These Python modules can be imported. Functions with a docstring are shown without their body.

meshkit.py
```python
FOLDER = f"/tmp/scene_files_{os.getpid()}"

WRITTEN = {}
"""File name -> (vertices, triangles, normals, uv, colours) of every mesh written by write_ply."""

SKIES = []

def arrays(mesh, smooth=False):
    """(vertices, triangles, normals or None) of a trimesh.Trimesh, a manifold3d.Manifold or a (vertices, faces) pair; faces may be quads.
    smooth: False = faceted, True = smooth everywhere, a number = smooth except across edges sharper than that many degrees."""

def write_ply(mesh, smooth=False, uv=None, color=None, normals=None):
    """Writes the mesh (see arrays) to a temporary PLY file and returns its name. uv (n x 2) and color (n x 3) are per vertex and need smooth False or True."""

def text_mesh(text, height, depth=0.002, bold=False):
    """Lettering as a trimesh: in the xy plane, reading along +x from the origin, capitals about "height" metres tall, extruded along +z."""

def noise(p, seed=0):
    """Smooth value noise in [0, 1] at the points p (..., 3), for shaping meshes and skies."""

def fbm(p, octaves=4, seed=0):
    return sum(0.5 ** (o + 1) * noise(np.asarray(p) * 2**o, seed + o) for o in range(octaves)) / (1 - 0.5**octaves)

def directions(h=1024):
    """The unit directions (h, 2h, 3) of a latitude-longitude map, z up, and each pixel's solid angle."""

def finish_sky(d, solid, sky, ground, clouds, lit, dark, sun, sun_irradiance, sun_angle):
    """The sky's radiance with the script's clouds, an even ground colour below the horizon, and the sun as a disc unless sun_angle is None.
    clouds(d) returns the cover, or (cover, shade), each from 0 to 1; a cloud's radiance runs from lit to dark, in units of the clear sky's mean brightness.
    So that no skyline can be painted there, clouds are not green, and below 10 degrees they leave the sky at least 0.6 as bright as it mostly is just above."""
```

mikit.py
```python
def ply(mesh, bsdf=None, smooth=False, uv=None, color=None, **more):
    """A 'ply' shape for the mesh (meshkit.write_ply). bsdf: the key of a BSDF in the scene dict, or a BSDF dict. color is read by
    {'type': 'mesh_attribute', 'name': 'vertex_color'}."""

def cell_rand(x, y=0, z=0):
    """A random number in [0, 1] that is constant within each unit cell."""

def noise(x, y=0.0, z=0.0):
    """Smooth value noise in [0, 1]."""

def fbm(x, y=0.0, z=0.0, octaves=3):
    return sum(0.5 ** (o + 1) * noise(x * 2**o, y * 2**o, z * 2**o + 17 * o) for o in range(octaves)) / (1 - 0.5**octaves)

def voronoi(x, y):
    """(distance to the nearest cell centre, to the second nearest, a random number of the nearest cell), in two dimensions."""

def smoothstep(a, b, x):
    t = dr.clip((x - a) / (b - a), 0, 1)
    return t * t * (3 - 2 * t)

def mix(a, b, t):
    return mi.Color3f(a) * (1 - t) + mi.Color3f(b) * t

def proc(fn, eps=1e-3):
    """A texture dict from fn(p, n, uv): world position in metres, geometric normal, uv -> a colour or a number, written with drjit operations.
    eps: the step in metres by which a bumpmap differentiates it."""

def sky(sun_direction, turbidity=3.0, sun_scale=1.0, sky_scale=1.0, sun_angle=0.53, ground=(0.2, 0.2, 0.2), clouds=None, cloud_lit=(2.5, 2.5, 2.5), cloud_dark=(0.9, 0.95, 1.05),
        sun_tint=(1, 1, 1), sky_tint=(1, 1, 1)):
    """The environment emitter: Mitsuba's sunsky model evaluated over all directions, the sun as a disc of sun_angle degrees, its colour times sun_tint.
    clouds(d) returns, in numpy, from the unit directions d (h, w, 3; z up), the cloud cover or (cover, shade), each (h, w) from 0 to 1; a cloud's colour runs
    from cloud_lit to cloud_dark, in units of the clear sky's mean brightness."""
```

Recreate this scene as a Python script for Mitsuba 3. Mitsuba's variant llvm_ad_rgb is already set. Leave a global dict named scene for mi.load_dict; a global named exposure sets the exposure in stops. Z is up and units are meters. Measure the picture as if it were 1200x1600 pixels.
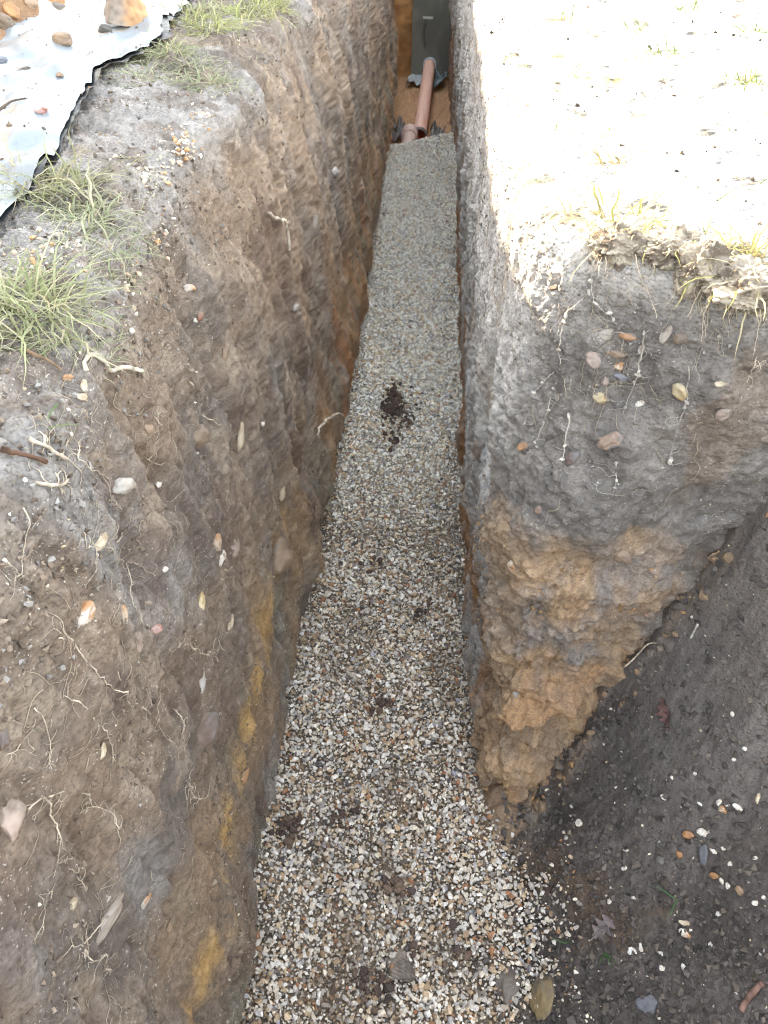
import math
import numpy as np
import trimesh
import mitsuba as mi
import drjit as dr
import mikit
from scipy.spatial import Delaunay, ConvexHull, cKDTree

scene, labels = {}, {}
T = mi.ScalarTransform4f
PI = math.pi

# ------------------------------------------------------------------ camera, sky, exposure
# x = across the trench, y = along it, z = up; z 0 is the top of the gravel, the lawn is about 1.45 higher
CAM = np.array([-0.1145, 0.0, 2.0])
PITCH, YAW = math.radians(43.4), math.radians(3.47)
FWD = np.array([-math.sin(YAW) * math.cos(PITCH), math.cos(YAW) * math.cos(PITCH), -math.sin(PITCH)])
scene['camera'] = {'type': 'perspective', 'fov': 53.13, 'fov_axis': 'x', 'near_clip': 0.02, 'far_clip': 2000.0,
                   'to_world': T().look_at(origin=CAM.tolist(), target=(CAM + FWD).tolist(), up=[0, 0, 1])}
SUN_AZ, SUN_EL = math.radians(48), math.radians(24)       # azimuth is measured from the trench axis towards the left
SUN = (-math.sin(SUN_AZ) * math.cos(SUN_EL), math.cos(SUN_AZ) * math.cos(SUN_EL), math.sin(SUN_EL))


def clouds(d):
    """Broken bright cloud added over the whole unseen sky to brighten and whiten the shade."""
    from meshkit import fbm
    return np.clip((fbm(d * np.array([2.2, 2.2, 4.5]), 4, 3) - 0.36) * 4.5, 0, 0.85)


scene['sky'] = mikit.sky(SUN, turbidity=4.0, clouds=clouds, cloud_lit=(2.1, 2.05, 2.0), cloud_dark=(1.0, 1.0, 1.0), sky_tint=(1.0, 0.93, 0.82), sun_tint=(0.90, 0.98, 1.12))
exposure = 5.05

# ------------------------------------------------------------------ helpers
rng = np.random.default_rng(7)
TAB = rng.random((24, 256, 256)).astype(np.float32)


def n2(x, y, seed=0):
    """Smooth value noise in [0, 1] in two dimensions."""
    x, y = np.asarray(x, np.float64), np.asarray(y, np.float64)
    ix, iy = np.floor(x).astype(np.int64), np.floor(y).astype(np.int64)
    tx, ty = x - ix, y - iy
    tx, ty = tx * tx * (3 - 2 * tx), ty * ty * (3 - 2 * ty)
    t = TAB[seed % 24]
    a, b, c, d = ix & 255, (ix + 1) & 255, iy & 255, (iy + 1) & 255
    return (t[a, c] * (1 - tx) + t[b, c] * tx) * (1 - ty) + (t[a, d] * (1 - tx) + t[b, d] * tx) * ty


def fb(x, y, octaves=3, seed=0, gain=0.5):
    """Fractal noise about 0, roughly in [-1, 1]."""
    s, amp, tot = 0.0, 1.0, 0.0
    for o in range(octaves):
        s = s + amp * (2 * n2(x * 2.03**o + 11.3 * o, y * 2.03**o + 5.7 * o, seed + o) - 1)
        tot += amp
        amp *= gain
    return s / tot * 1.6


def crumble(x, y, octaves=3, seed=0):
    """Lumpy noise with sharp creases between rounded crumbs, in [0, 1]."""
    s, amp, tot = 0.0, 1.0, 0.0
    for o in range(octaves):
        s = s + amp * np.abs(2 * n2(x * 2.1**o + 3.1 * o, y * 2.1**o + 9.2 * o, seed + o) - 1)
        tot += amp
        amp *= 0.55
    return s / tot


def sst(a, b, x):
    t = np.clip((x - a) / (b - a), 0, 1)
    return t * t * (3 - 2 * t)


def mixc(a, b, t):
    return np.asarray(a) * (1 - t[..., None]) + np.asarray(b) * t[..., None]


def grid_faces(nr, nc, flip=False):
    i, j = np.meshgrid(np.arange(nr - 1), np.arange(nc - 1), indexing='ij')
    a = (i * nc + j).ravel()
    q = np.stack([a, a + 1, a + nc + 1, a + nc], 1)
    f = np.vstack([q[:, [0, 1, 2]], q[:, [0, 2, 3]]])
    return f[:, ::-1] if flip else f


def grid_normals(v):
    du, dv = np.gradient(v, axis=0), np.gradient(v, axis=1)
    n = np.cross(dv, du)
    return n / (np.linalg.norm(n, axis=-1, keepdims=True) + 1e-12)


VC = {'type': 'mesh_attribute', 'name': 'vertex_color'}


def bsdf(name, color, rough=0.9, spec=0.2, **kw):
    c = color if isinstance(color, dict) else {'type': 'rgb', 'value': list(color)}
    scene[name] = {'type': 'twosided', 'b': {'type': 'principled', 'base_color': c, 'roughness': rough, 'specular': spec, **kw}}




def grain(p, n, uv):
    """Dark and pale grains of soil a few millimetres across."""
    return mikit.smoothstep(0.38, 0.95, mikit.noise(p.x * 330, p.y * 330, p.z * 330)) * 0.5


def fleck(p, n, uv):
    return mikit.smoothstep(0.80, 0.88, mikit.noise(p.x * 330 + 40, p.y * 330, p.z * 330)) * (0.15 + 0.85 * mikit.smoothstep(0.4, 0.65, mikit.noise(p.x * 14, p.y * 14, p.z * 14 + 9))) * 0.8


def relief(p, n, uv):
    return dr.abs(2 * mikit.noise(p.x * 130, p.y * 130, p.z * 130) - 1) * 0.7 + mikit.noise(p.x * 330, p.y * 330, p.z * 330) * 0.3


def few_flecks(p, n, uv):
    return mikit.smoothstep(0.90, 0.95, mikit.noise(p.x * 250 + 40, p.y * 250, p.z * 250)) * 0.6


def soil_bsdf(name, dark, pale, height, flecks=fleck):
    base = {'type': 'principled', 'base_color': VC, 'roughness': 0.92, 'specular': 0.15}
    one = {'type': 'blendbsdf', 'weight': mikit.proc(grain), 'a': base, 'b': {'type': 'diffuse', 'reflectance': {'type': 'rgb', 'value': dark}}}
    two = {'type': 'blendbsdf', 'weight': mikit.proc(flecks), 'a': one, 'b': {'type': 'principled', 'base_color': {'type': 'rgb', 'value': pale}, 'roughness': 0.6, 'specular': 0.3}}
    scene[name] = {'type': 'twosided', 'b': {'type': 'bumpmap', 'texture': mikit.proc(relief, 6e-4), 'scale': height, 'b': two}}


soil_bsdf('soil_material', [0.07, 0.056, 0.048], [0.46, 0.43, 0.38], 0.0040)
soil_bsdf('pit_soil_material', [0.04, 0.034, 0.031], [0.40, 0.37, 0.33], 0.003, few_flecks)
bsdf('clod_material', VC, 0.95, 0.12)
bsdf('stone_material', VC, 0.55, 0.3)
bsdf('root_material', VC, 0.8, 0.2)


def add(key, mesh, mat, color=None, smooth=True, label=None, category=None, group=None, kind=None, **kw):
    """One entry of the scene; a key that is taken gets the next number."""
    k, i = key, 0
    while k in scene:
        i += 1
        k = f'{key}_{i:03d}'
    scene[k] = mikit.ply(mesh, mat, smooth=smooth, color=color, **kw)
    d = {n: x for n, x in (('label', label), ('category', category), ('group', group), ('kind', kind)) if x}
    if d:
        labels[k] = d
    return k


def steps(a, b, fn):
    out = [a]
    while out[-1] < b:
        out.append(out[-1] + fn(out[-1]))
    return np.array(out)


# ------------------------------------------------------------------ the near earth: both banks of the trench
ZG = 1.45                                                    # lawn level above the gravel


def left_profile():
    """(x, z) of the left cut face from below the gravel up over the rim and out across the lawn."""
    z = np.r_[np.arange(-0.22, 0.5, 0.0054), np.arange(0.5, 1.36, 0.0040)]
    x = np.interp(z, [-0.3, 0.0, 0.25, 0.5, 0.9, 1.2, 1.36], [-0.475, -0.463, -0.468, -0.482, -0.515, -0.56, -0.60])
    a = np.linspace(0, PI / 2, 46)[1:]
    rx, rz = 0.12, 0.085
    x = np.r_[x, x[-1] - rx * (1 - np.cos(a))]
    z = np.r_[z, z[-1] + rz * np.sin(a)]
    g = steps(0.005, 40, lambda t: 0.005 + max(0, t - 0.75) * 0.22)
    return np.r_[x, x[-1] - g], np.r_[z, z[-1] + 0.03 * (1 - np.exp(-g * 2.5))]


def arc(x, z):
    return np.r_[0, np.cumsum(np.hypot(np.diff(x), np.diff(z)))]


lx, lz = left_profile()
ls = arc(lx, lz)
ly = np.r_[np.linspace(-6, 0.18, 24), steps(0.2, 32, lambda y: 0.0041 * (1 + (max(y, 0) / 1.35) ** 1.6))]
L0 = np.stack(np.broadcast_arrays(lx[:, None], ly[None, :], lz[:, None]), -1).copy()


def left_shift(y, z):
    """Slow wander of the cut line."""
    far = sst(6.3, 8.8, y)
    return -0.08 * far + 0.012 * fb(y * 0.9, z * 0.4, 2, 3) - 0.05 * sst(0.9, 1.5, z) * fb(y * 1.3 + 4, z * 0.2, 2, 5)


Y, Z, S = L0[..., 1], L0[..., 2], np.broadcast_to(ls[:, None], L0.shape[:2])
G = S - ls[np.searchsorted(lz, 1.36)]                        # metres past the rim, along the surface
L0[..., 0] += left_shift(Y, Z) * (1 - sst(0.2, 0.6, G))
NL = grid_normals(L0)
wall = 1 - sst(-0.05, 0.08, G)
fine = 1 - sst(1.0, 2.5, G)
near = 1 - sst(3.0, 7.0, Y)
gro = fb(Y * 8 + 0.5 * fb(Y * 3, S * 3, 2, 8), S * 0.9, 3, 1)           # bucket-tooth grooves, upright
gro2 = fb(Y * 26 + 0.7 * fb(Y * 5, S * 5, 2, 9), S * 2.2, 2, 4)
lump = fb(Y * 9, S * 9, 4, 6)
crum = crumble(Y * 26, S * 26, 4, 10)
pit = sst(0.30, 0.75, fb(Y * 13, S * 8, 3, 14))
br_ = fb(Y * 3, S * 3, 2, 16) + 0.4
cols = crumble(Y * 5.5 + 0.35 * fb(Y * 2.5, S * 2.5, 3, 8), S * 0.55 + 0.2 * Y, 2, 12)
crack = np.exp(-(fb(Y * 16, S * 9, 3, 6) / 0.07) ** 2) * sst(0.0, 0.5, fb(Y * 3, S * 3, 2, 13) + 0.2)
cols2 = crumble(Y * 17 + 0.5 * fb(Y * 6, S * 5, 3, 18), S * 3.0, 2, 5)
d = wall * (0.042 * (cols - 0.4) + 0.015 * (1 - 0.7 * sst(1.5, 3.0, Y)) * (cols2 - 0.4) - 0.009 * crack + 0.010 * gro + 0.0055 * gro2 - 0.020 * pit * (0.4 + 0.6 * n2(Y * 2, S * 2, 3))) + fine * (0.011 * lump + (0.008 + 0.006 * (1 - wall)) * (crum - 0.4))
d += fine * (0.0026 * fb(Y * 95, S * 95, 2, 17) + 0.010 * sst(0.1, 0.6, br_) * (crumble(Y * 60, S * 60, 3, 5) - 0.4)) + fine * (1 - wall) * 0.010 * fb(Y * 22, S * 22, 3, 20)
d += 0.015 * fine * (crumble(Y * 13 + 0.4 * lump, S * 10 + 0.4 * br_, 3, 19) - 0.4)
ledge = 0.035 * sst(0.03, 0.10, Z) * (1 - sst(0.25, 0.42, Z + 0.05 * fb(Y * 3, Z, 2, 2))) * sst(1.5, 1.75, Y)  # lower cut stands a little proud further on
d += ledge * wall
LV = L0 + NL * d[..., None]
LV[..., 2] = np.where(G > 3, LV[..., 2] - 0.02, LV[..., 2])

br = fb(Y * 4, S * 5, 3, 12)
br2 = fb(Y * 15, S * 11, 3, 15)
c = mixc([0.150, 0.116, 0.088], [0.112, 0.096, 0.083], sst(-0.5, 0.6, br))
c = mixc(c, [0.21, 0.172, 0.135], sst(0.1, 0.8, br2) * 0.7)
c = mixc(c, [0.19, 0.185, 0.18], sst(0.15, 0.7, fb(Y * 7 + 5, S * 3, 3, 18)) * (0.55 - 0.3 * sst(1.0, 2.5, Y)))
c = mixc(c, [0.085, 0.062, 0.052], sst(0.25, 0.8, fb(Y * 9, S * 6 + 3, 3, 19)) * 0.6)
streak = fb(Y * 22, S * 1.3, 3, 21)
band = np.exp(-((Z - 0.41 + 0.03 * fb(Y * 2.5, 1, 2, 7) - 0.02 * (Y - 0.8)) / 0.065) ** 2) * (1 - sst(1.2, 2.0, Y)) * wall
c = mixc(c, [0.33, 0.215, 0.085], np.clip(band * sst(-0.5, 0.35, streak + 0.4 * br2), 0, 1) * 0.85)
low = (1 - sst(0.25, 0.75, Z + 0.15 * br)) * wall
c = c * (1 + 0.48 * sst(1.2, 2.6, Y) * wall)[..., None] * mixc([1, 1, 1], [1.03, 0.995, 0.96], sst(1.2, 2.5, Y) * wall)  # light painted in: wall colour lifted and warmed deeper along the trench
c = mixc(c, [0.25, 0.165, 0.088], low * sst(-0.4, 0.5, fb(Y * 5, S * 4, 3, 22)) * (0.45 + 0.3 * sst(1.5, 2.5, Y)))
c = mixc(c, [0.26, 0.125, 0.06], low * sst(1.6, 2.6, Y) * sst(-0.2, 0.6, streak) * 0.7)
c = mixc(c, [0.155, 0.145, 0.115], low * sst(0.0, 0.7, fb(Y * 6 + 9, S * 2, 3, 2)) * 0.6)
top = 1 - wall
c = mixc(c, [0.235, 0.225, 0.215], top * sst(-0.5, 0.3, fb(Y * 5, S * 5, 3, 23)) * 0.75)
c = mixc(c, [0.105, 0.085, 0.07], top * sst(0.15, 0.6, fb(Y * 11, S * 11, 3, 11)) * 0.7)
c = c * np.array([1.36, 1.34, 1.31]) * (1 + 0.22 * fb(Y * 120, S * 120, 2, 13) * fine)[..., None]
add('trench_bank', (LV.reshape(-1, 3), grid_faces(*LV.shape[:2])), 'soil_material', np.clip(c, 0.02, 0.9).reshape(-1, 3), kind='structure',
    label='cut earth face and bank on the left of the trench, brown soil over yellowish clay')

# the right bank: its cut face runs towards the camera, turns a corner and goes on to the right
RIM = np.array([[0.0, 32], [-0.03, 12], [0.01, 6], [0.02, 3], [0.025, 2], [0.03, 1.65], [0.035, 1.48], [0.06, 1.36], [0.11, 1.26], [0.18, 1.21], [0.28, 1.18], [0.40, 1.14],
                [0.55, 1.13], [0.72, 1.13], [0.90, 1.05], [1.02, 0.8], [1.08, 0.4], [1.10, -0.4], [1.10, -6]])
BASE = np.array([[-0.02, 32], [-0.03, 12], [0.038, 6], [0.040, 3], [0.040, 2], [0.040, 1.65], [0.042, 1.48], [0.05, 1.30], [0.058, 1.13], [0.10, 0.99], [0.18, 0.98], [0.28, 1.05],
                 [0.42, 1.12], [0.58, 1.15], [0.76, 1.14], [0.95, 1.0], [1.06, 0.6], [1.11, -0.4], [1.11, -6]])
from scipy.interpolate import PchipInterpolator
tk = np.arange(len(RIM))
fr = [PchipInterpolator(tk, RIM[:, k]) for k in (0, 1)]
fbse = [PchipInterpolator(tk, BASE[:, k]) for k in (0, 1)]
td = np.linspace(0, len(RIM) - 1, 40001)
pd_ = np.stack([0.5 * (fr[k](td) + fbse[k](td)) for k in (0, 1)], 1)
plen = np.r_[0, np.cumsum(np.linalg.norm(np.diff(pd_, axis=0), axis=1))]
sp = [0.0]
while sp[-1] < plen[-1]:
    py = np.interp(sp[-1], plen, pd_[:, 1])
    sp.append(sp[-1] + (0.0042 * (1 + (max(py - 0.7, 0) / 1.2) ** 1.6) * (2.5 if np.interp(sp[-1], plen, pd_[:, 0]) > 0.62 else 1) if py > 0.6 else 0.03 + 0.25 * max(-py, 0)))
sp = np.array(sp[:-1])
tt = np.interp(sp, plen, td)
rim = np.stack([fr[k](tt) for k in (0, 1)], 1)
base = np.stack([fbse[k](tt) for k in (0, 1)], 1)
zr = np.r_[np.arange(-0.22, 0.3, 0.0054), np.arange(0.3, 1.37, 0.0042)]
f_ = np.clip(zr / 1.37, -0.2, 1)
f_ = f_ + 0.10 * np.sin(PI * np.clip(f_, 0, 1)) * -1          # the face bellies out a little between floor and rim
inn = np.stack([np.gradient(rim[:, 1]), -np.gradient(rim[:, 0])], 1) * -1.0
inn /= np.linalg.norm(inn, axis=1, keepdims=True)             # points into the bank
front = sst(1.5, 1.15, rim[:, 1])                             # 1 on the face towards the camera, 0 on the trench side
wx = base[None] + (rim - base)[None] * f_[:, None, None]
R0 = np.concatenate([wx, np.broadcast_to(zr[:, None, None], wx.shape[:2] + (1,))], -1)
a = np.linspace(0, PI / 2, 42)[1:]
rr = 0.055 + 0.02 * front
ring = np.concatenate([rim[None] + inn[None] * (rr[None, :, None] * (1 - np.cos(a))[:, None, None]), (1.367 + 0.083 * np.sin(a))[:, None, None] * np.ones((1, len(rim), 1))], -1)
far_xy = np.stack([np.interp(tt, [0, 8, 18], [45, 45, 45]), np.interp(tt, [0, 8, 10, 12, 18], [50, 38, 25, 10, -8])], 1)
g = steps(0.006, 1.0, lambda t: 0.006 + max(0, t - 0.05) * 0.08)
w = (steps(0.0, 3.0, lambda t: 0.008 + 0.02 * t)[1:] / 45)
w = np.r_[w, np.geomspace(w[-1] * 1.15, 1, 16)]
gr = np.concatenate([ring[-1][None, :, :2] * (1 - w)[:, None, None] + far_xy[None] * w[:, None, None], np.full((len(w), len(rim), 1), ZG)], -1)
R0 = np.concatenate([R0, ring, gr], 0)
RS = np.r_[zr, zr[-1] + np.linspace(0, 0.11, len(a)), zr[-1] + 0.11 + w * 45]
S = np.broadcast_to(RS[:, None], R0.shape[:2])
U = np.broadcast_to(sp[None, :], R0.shape[:2])
Z = R0[..., 2]
X, Y = R0[..., 0], R0[..., 1]
G = S - zr[-1]
FRT = np.broadcast_to(front[None, :], S.shape)
NR = grid_normals(R0)
NR *= np.sign(NR[len(zr) // 2, len(sp) // 3, 0]) * -1          # out of the bank
wall = 1 - sst(-0.03, 0.09, G)
fine = 1 - sst(1.0, 2.5, G)
gro = fb(U * 7 + 0.5 * fb(U * 3, S * 3, 2, 8), S * 0.9, 3, 2)
lump = fb(U * 8, S * 8, 4, 7)
crum = crumble(U * 24, S * 24, 4, 11)
pit = sst(0.30, 0.75, fb(U * 12, S * 11, 3, 15))
clay = FRT * (1 - sst(0.74, 1.12, Z + 0.22 * fb(U * 6, S * 6, 3, 3))) * sst(0.66, 0.36, X + 0.10 * fb(U * 7, S * 5, 3, 14))
strip = (1 - FRT) * (1 - sst(0.34, 0.52, Z + 0.05 * fb(U * 3, 2, 2, 9)))
colsr = crumble(U * 7 + 0.35 * fb(U * 3, S * 3, 3, 8), S * 0.8, 2, 12)
crack = np.exp(-(fb(U * 14, S * 14, 3, 6) / 0.07) ** 2) * sst(0.0, 0.5, fb(U * 3, S * 3, 2, 13) + 0.2)
d = wall * ((1 - FRT) * 0.03 * (colsr - 0.4) - 0.010 * crack + 0.016 * (crumble(U * 11 + 0.4 * fb(U * 5, S * 5, 2, 3), S * 11, 3, 19) - 0.4) + (0.014 - 0.008 * FRT) * gro - 0.022 * pit * (0.3 + 0.7 * n2(U * 2, S * 2, 3))) + fine * (0.013 * lump + (0.009 + 0.016 * clay) * (crum - 0.4))
shelf = fb(U * 3.2, S * 13, 3, 13)
d += wall * clay * (0.022 * np.abs(shelf) + 0.036 * fb(U * 6, S * 8, 4, 16) + 0.022 * (crumble(U * 15, S * 17, 3, 20) - 0.4) - 0.014 - 0.035 * np.exp(-((Z - 0.33 - 0.25 * (X - 0.2) + 0.03 * fb(U * 7, 1, 2, 4)) / 0.025) ** 2))
d += -0.022 * strip * wall + wall * FRT * 0.02 * sst(0.5, 0.3, np.abs(Z - 1.28)) * fb(U * 6, S * 5, 2, 5)
d += fine * (0.0028 * fb(U * 95, S * 95, 2, 17) + (0.007 + 0.008 * clay) * (crumble(U * 60, S * 60, 3, 5) - 0.4))
dg = 0.005 * fb(X * 5, Y * 5, 3, 7) + 0.004 * (crumble(X * 30, Y * 30, 3, 11) - 0.4) + 0.003 * fb(X * 95, Y * 95, 2, 17)
d = d * (1 - sst(0.05, 0.13, G)) + dg * sst(0.05, 0.13, G)
brow = (1 - FRT) * sst(1.05, 1.25, Z) * (1 - sst(0.10, 0.16, G))
d = d * (1 - 0.62 * brow)
RV = R0 + NR * d[..., None]

br = fb(U * 4, S * 5, 3, 12)
br2 = fb(U * 14, S * 12, 3, 15)
cs = mixc([0.29, 0.29, 0.285], [0.20, 0.19, 0.178], sst(-0.4, 0.5, br2))           # grey smeared trench side
cs = mixc(cs, [0.15, 0.115, 0.085], sst(0.0, 0.7, br) * 0.6)
cs = mixc(cs, [0.40, 0.395, 0.385], sst(0.85, 1.25, Z + 0.12 * br2) * 0.8)
cs = mixc(cs, [0.20, 0.112, 0.056], (1 - sst(0.36, 0.56, Z + 0.10 * br)) * sst(-0.6, 0.2, fb(U * 12, S * 2, 3, 7)) * 0.95)
cf = mixc([0.125, 0.118, 0.112], [0.165, 0.155, 0.145], sst(-0.4, 0.5, br2))          # dark topsoil
cf = mixc(cf, [0.085, 0.075, 0.07], sst(0.1, 0.7, br) * 0.7)
cf = mixc(cf, [0.165, 0.125, 0.09], sst(0.2, 0.7, fb(U * 6, S * 6, 3, 4)) * 0.42)
cc = mixc([0.285, 0.20, 0.125], [0.215, 0.162, 0.115], sst(-0.4, 0.5, br2))            # clay
cc = mixc(cc, [0.32, 0.20, 0.11], sst(0.1, 0.6, fb(U * 8, S * 10, 3, 6)) * 0.8 * sst(0.75, 0.5, Z))
gp = sst(-0.25, 0.55, fb(U * 6 + 2, S * 5 + 1, 4, 9, 0.6) + 0.7 * (Z - 0.72)) * sst(0.35, 0.55, Z)
cc = mixc(cc, [0.17, 0.165, 0.165], gp * 0.85)
cf = mixc(cf, cc, sst(0.2, 0.9, clay + 0.3 * br2))
cf = mixc(cf, [0.125, 0.108, 0.096], sst(0.42, 0.75, X + 0.25 * (0.8 - Z)) * sst(1.25, 0.9, Z) * 0.8)
c = mixc(cs, cf, sst(0.25, 0.85, FRT + 0.25 * br))
top = 1 - wall
ct = mixc([0.56, 0.55, 0.525], [0.46, 0.44, 0.41], sst(-0.5, 0.5, fb(X * 5, Y * 5, 3, 21)))
ct = mixc(ct, [0.11, 0.095, 0.075], sst(0.36, 0.62, fb(X * 17, Y * 17, 4, 11, 0.65)) * 0.85)
ct = mixc(ct, [0.16, 0.20, 0.07], sst(0.2, 0.6, fb(X * 4, Y * 4, 3, 1)) * sst(1.6, 2.4, Y) * 0.3)
c = mixc(c, ct, top)
c = c * mixc([1.28, 1.24, 1.20], [1.0, 1.0, 1.0], top) * (1 + 0.22 * fb(U * 120, S * 120, 2, 13) * fine)[..., None]
add('trench_bank', (RV.reshape(-1, 3), grid_faces(*RV.shape[:2])), 'soil_material', np.clip(c, 0.02, 0.9).reshape(-1, 3), kind='structure',
    label='cut earth corner and sunlit bank on the right of the trench, dark topsoil over orange clay')

# ------------------------------------------------------------------ trench floor
fx = np.r_[np.arange(-0.66, -0.40, 0.02), np.arange(-0.40, 0.05, 0.012), np.arange(0.05, 0.85, 0.0048), np.arange(0.86, 1.35, 0.02)]
fy = np.r_[np.linspace(-6, 0.18, 20), steps(0.2, 11.5, lambda y: 0.0048 * (1 + (max(y, 0) / 1.3) ** 1.5))]
FX, FY = np.meshgrid(fx, fy)


def floor_z(x, y):
    ramp = np.interp(x + 0.03 * fb(y * 4, x * 4, 2, 3), [0.0, 0.19, 0.25, 0.31, 0.38, 0.44, 0.52, 0.58, 0.72, 1.35], [0, 0, 0.09, 0.22, 0.38, 0.54, 0.76, 0.98, 1.25, 1.35])
    ramp = ramp * (0.30 + 0.70 * sst(0.55, 1.15, y)) * sst(2.0, 1.5, y) + 0.06 * np.exp(-((x - 0.14) ** 2 + (y - 0.93) ** 2) / 0.07**2)
    drop = -0.20 * sst(6.05, 6.5, y - 0.6 * (x + 0.46)) + 0.03 * np.exp(-((y - 6.15 - 0.5 * (x + 0.46)) / 0.25) ** 2)
    heap = 0.035 * fb(x * 3.5, y * 3.5, 2, 6) * sst(0.15, 0.3, x)
    return ramp + drop + heap + 0.012 * fb(x * 3, y * 2, 2, 8)


FZ = floor_z(FX, FY)
low_ = (RV[..., 2] < 1.25) & (RV[..., 1] < 1.45) & (RV[..., 0] > 0.0)
mfil = (FX > 0.04) & (FX < 0.9) & (FY > 0.5) & (FY < 1.4)
fil = np.zeros(FX.shape)
fil[mfil] = np.exp(-(cKDTree(RV[low_]).query(np.stack([FX, FY, FZ], -1)[mfil])[0] / 0.05) ** 2)
fil *= 0.35 + 0.65 * sst(-0.3, 0.5, fb(FX * 16, FY * 16, 3, 10))
FZ = FZ + 0.085 * fil * sst(0.05, 0.14, FX)
dark = sst(0.10, 0.24, FX) * sst(1.6, 1.2, FY)
FZ2 = FZ + (0.012 + 0.010 * dark) * (crumble(FX * 30, FY * 30, 4, 3) - 0.45) + 0.022 * dark * (crumble(FX * 9 + 3, FY * 9, 4, 8) - 0.4) + 0.003 * fb(FX * 100, FY * 100, 2, 9) - 0.009
c = mixc([0.25, 0.205, 0.155], [0.17, 0.14, 0.105], sst(-0.4, 0.4, fb(FX * 9, FY * 9, 3, 5)))
c = mixc(c, [0.42, 0.41, 0.375], sst(1.8, 2.8, FY) * 0.85)  # bed under the far gravel painted paler to offset the dim trench
c = mixc(c, [0.46, 0.27, 0.14], sst(6.2, 6.6, FY) * 0.9)
cd = mixc([0.082, 0.071, 0.065], [0.118, 0.102, 0.092], sst(-0.4, 0.5, fb(FX * 8, FY * 8, 3, 7)))
cd = mixc(cd, [0.11, 0.075, 0.05], sst(0.35, 0.7, fb(FX * 6, FY * 6 + 4, 3, 9)) * 0.7)
cd = mixc(cd, [0.15, 0.13, 0.115], sst(0.35, 0.80, FZ + 0.06 * fb(FX * 7, FY * 7, 2, 4)) * 0.9)
cd = mixc(cd, [0.17, 0.155, 0.145], sst(0.12, 0.5, FZ) * sst(-0.2, 0.5, fb(FX * 5, FY * 5, 3, 2)) * 0.5)
apron = np.exp(-((FX - 0.14) ** 2 + (FY - 0.94) ** 2) / 0.085**2)
dark = dark * (1 - sst(0.25, 0.6, apron + 0.2 * fb(FX * 12, FY * 12, 3, 4)))
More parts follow.
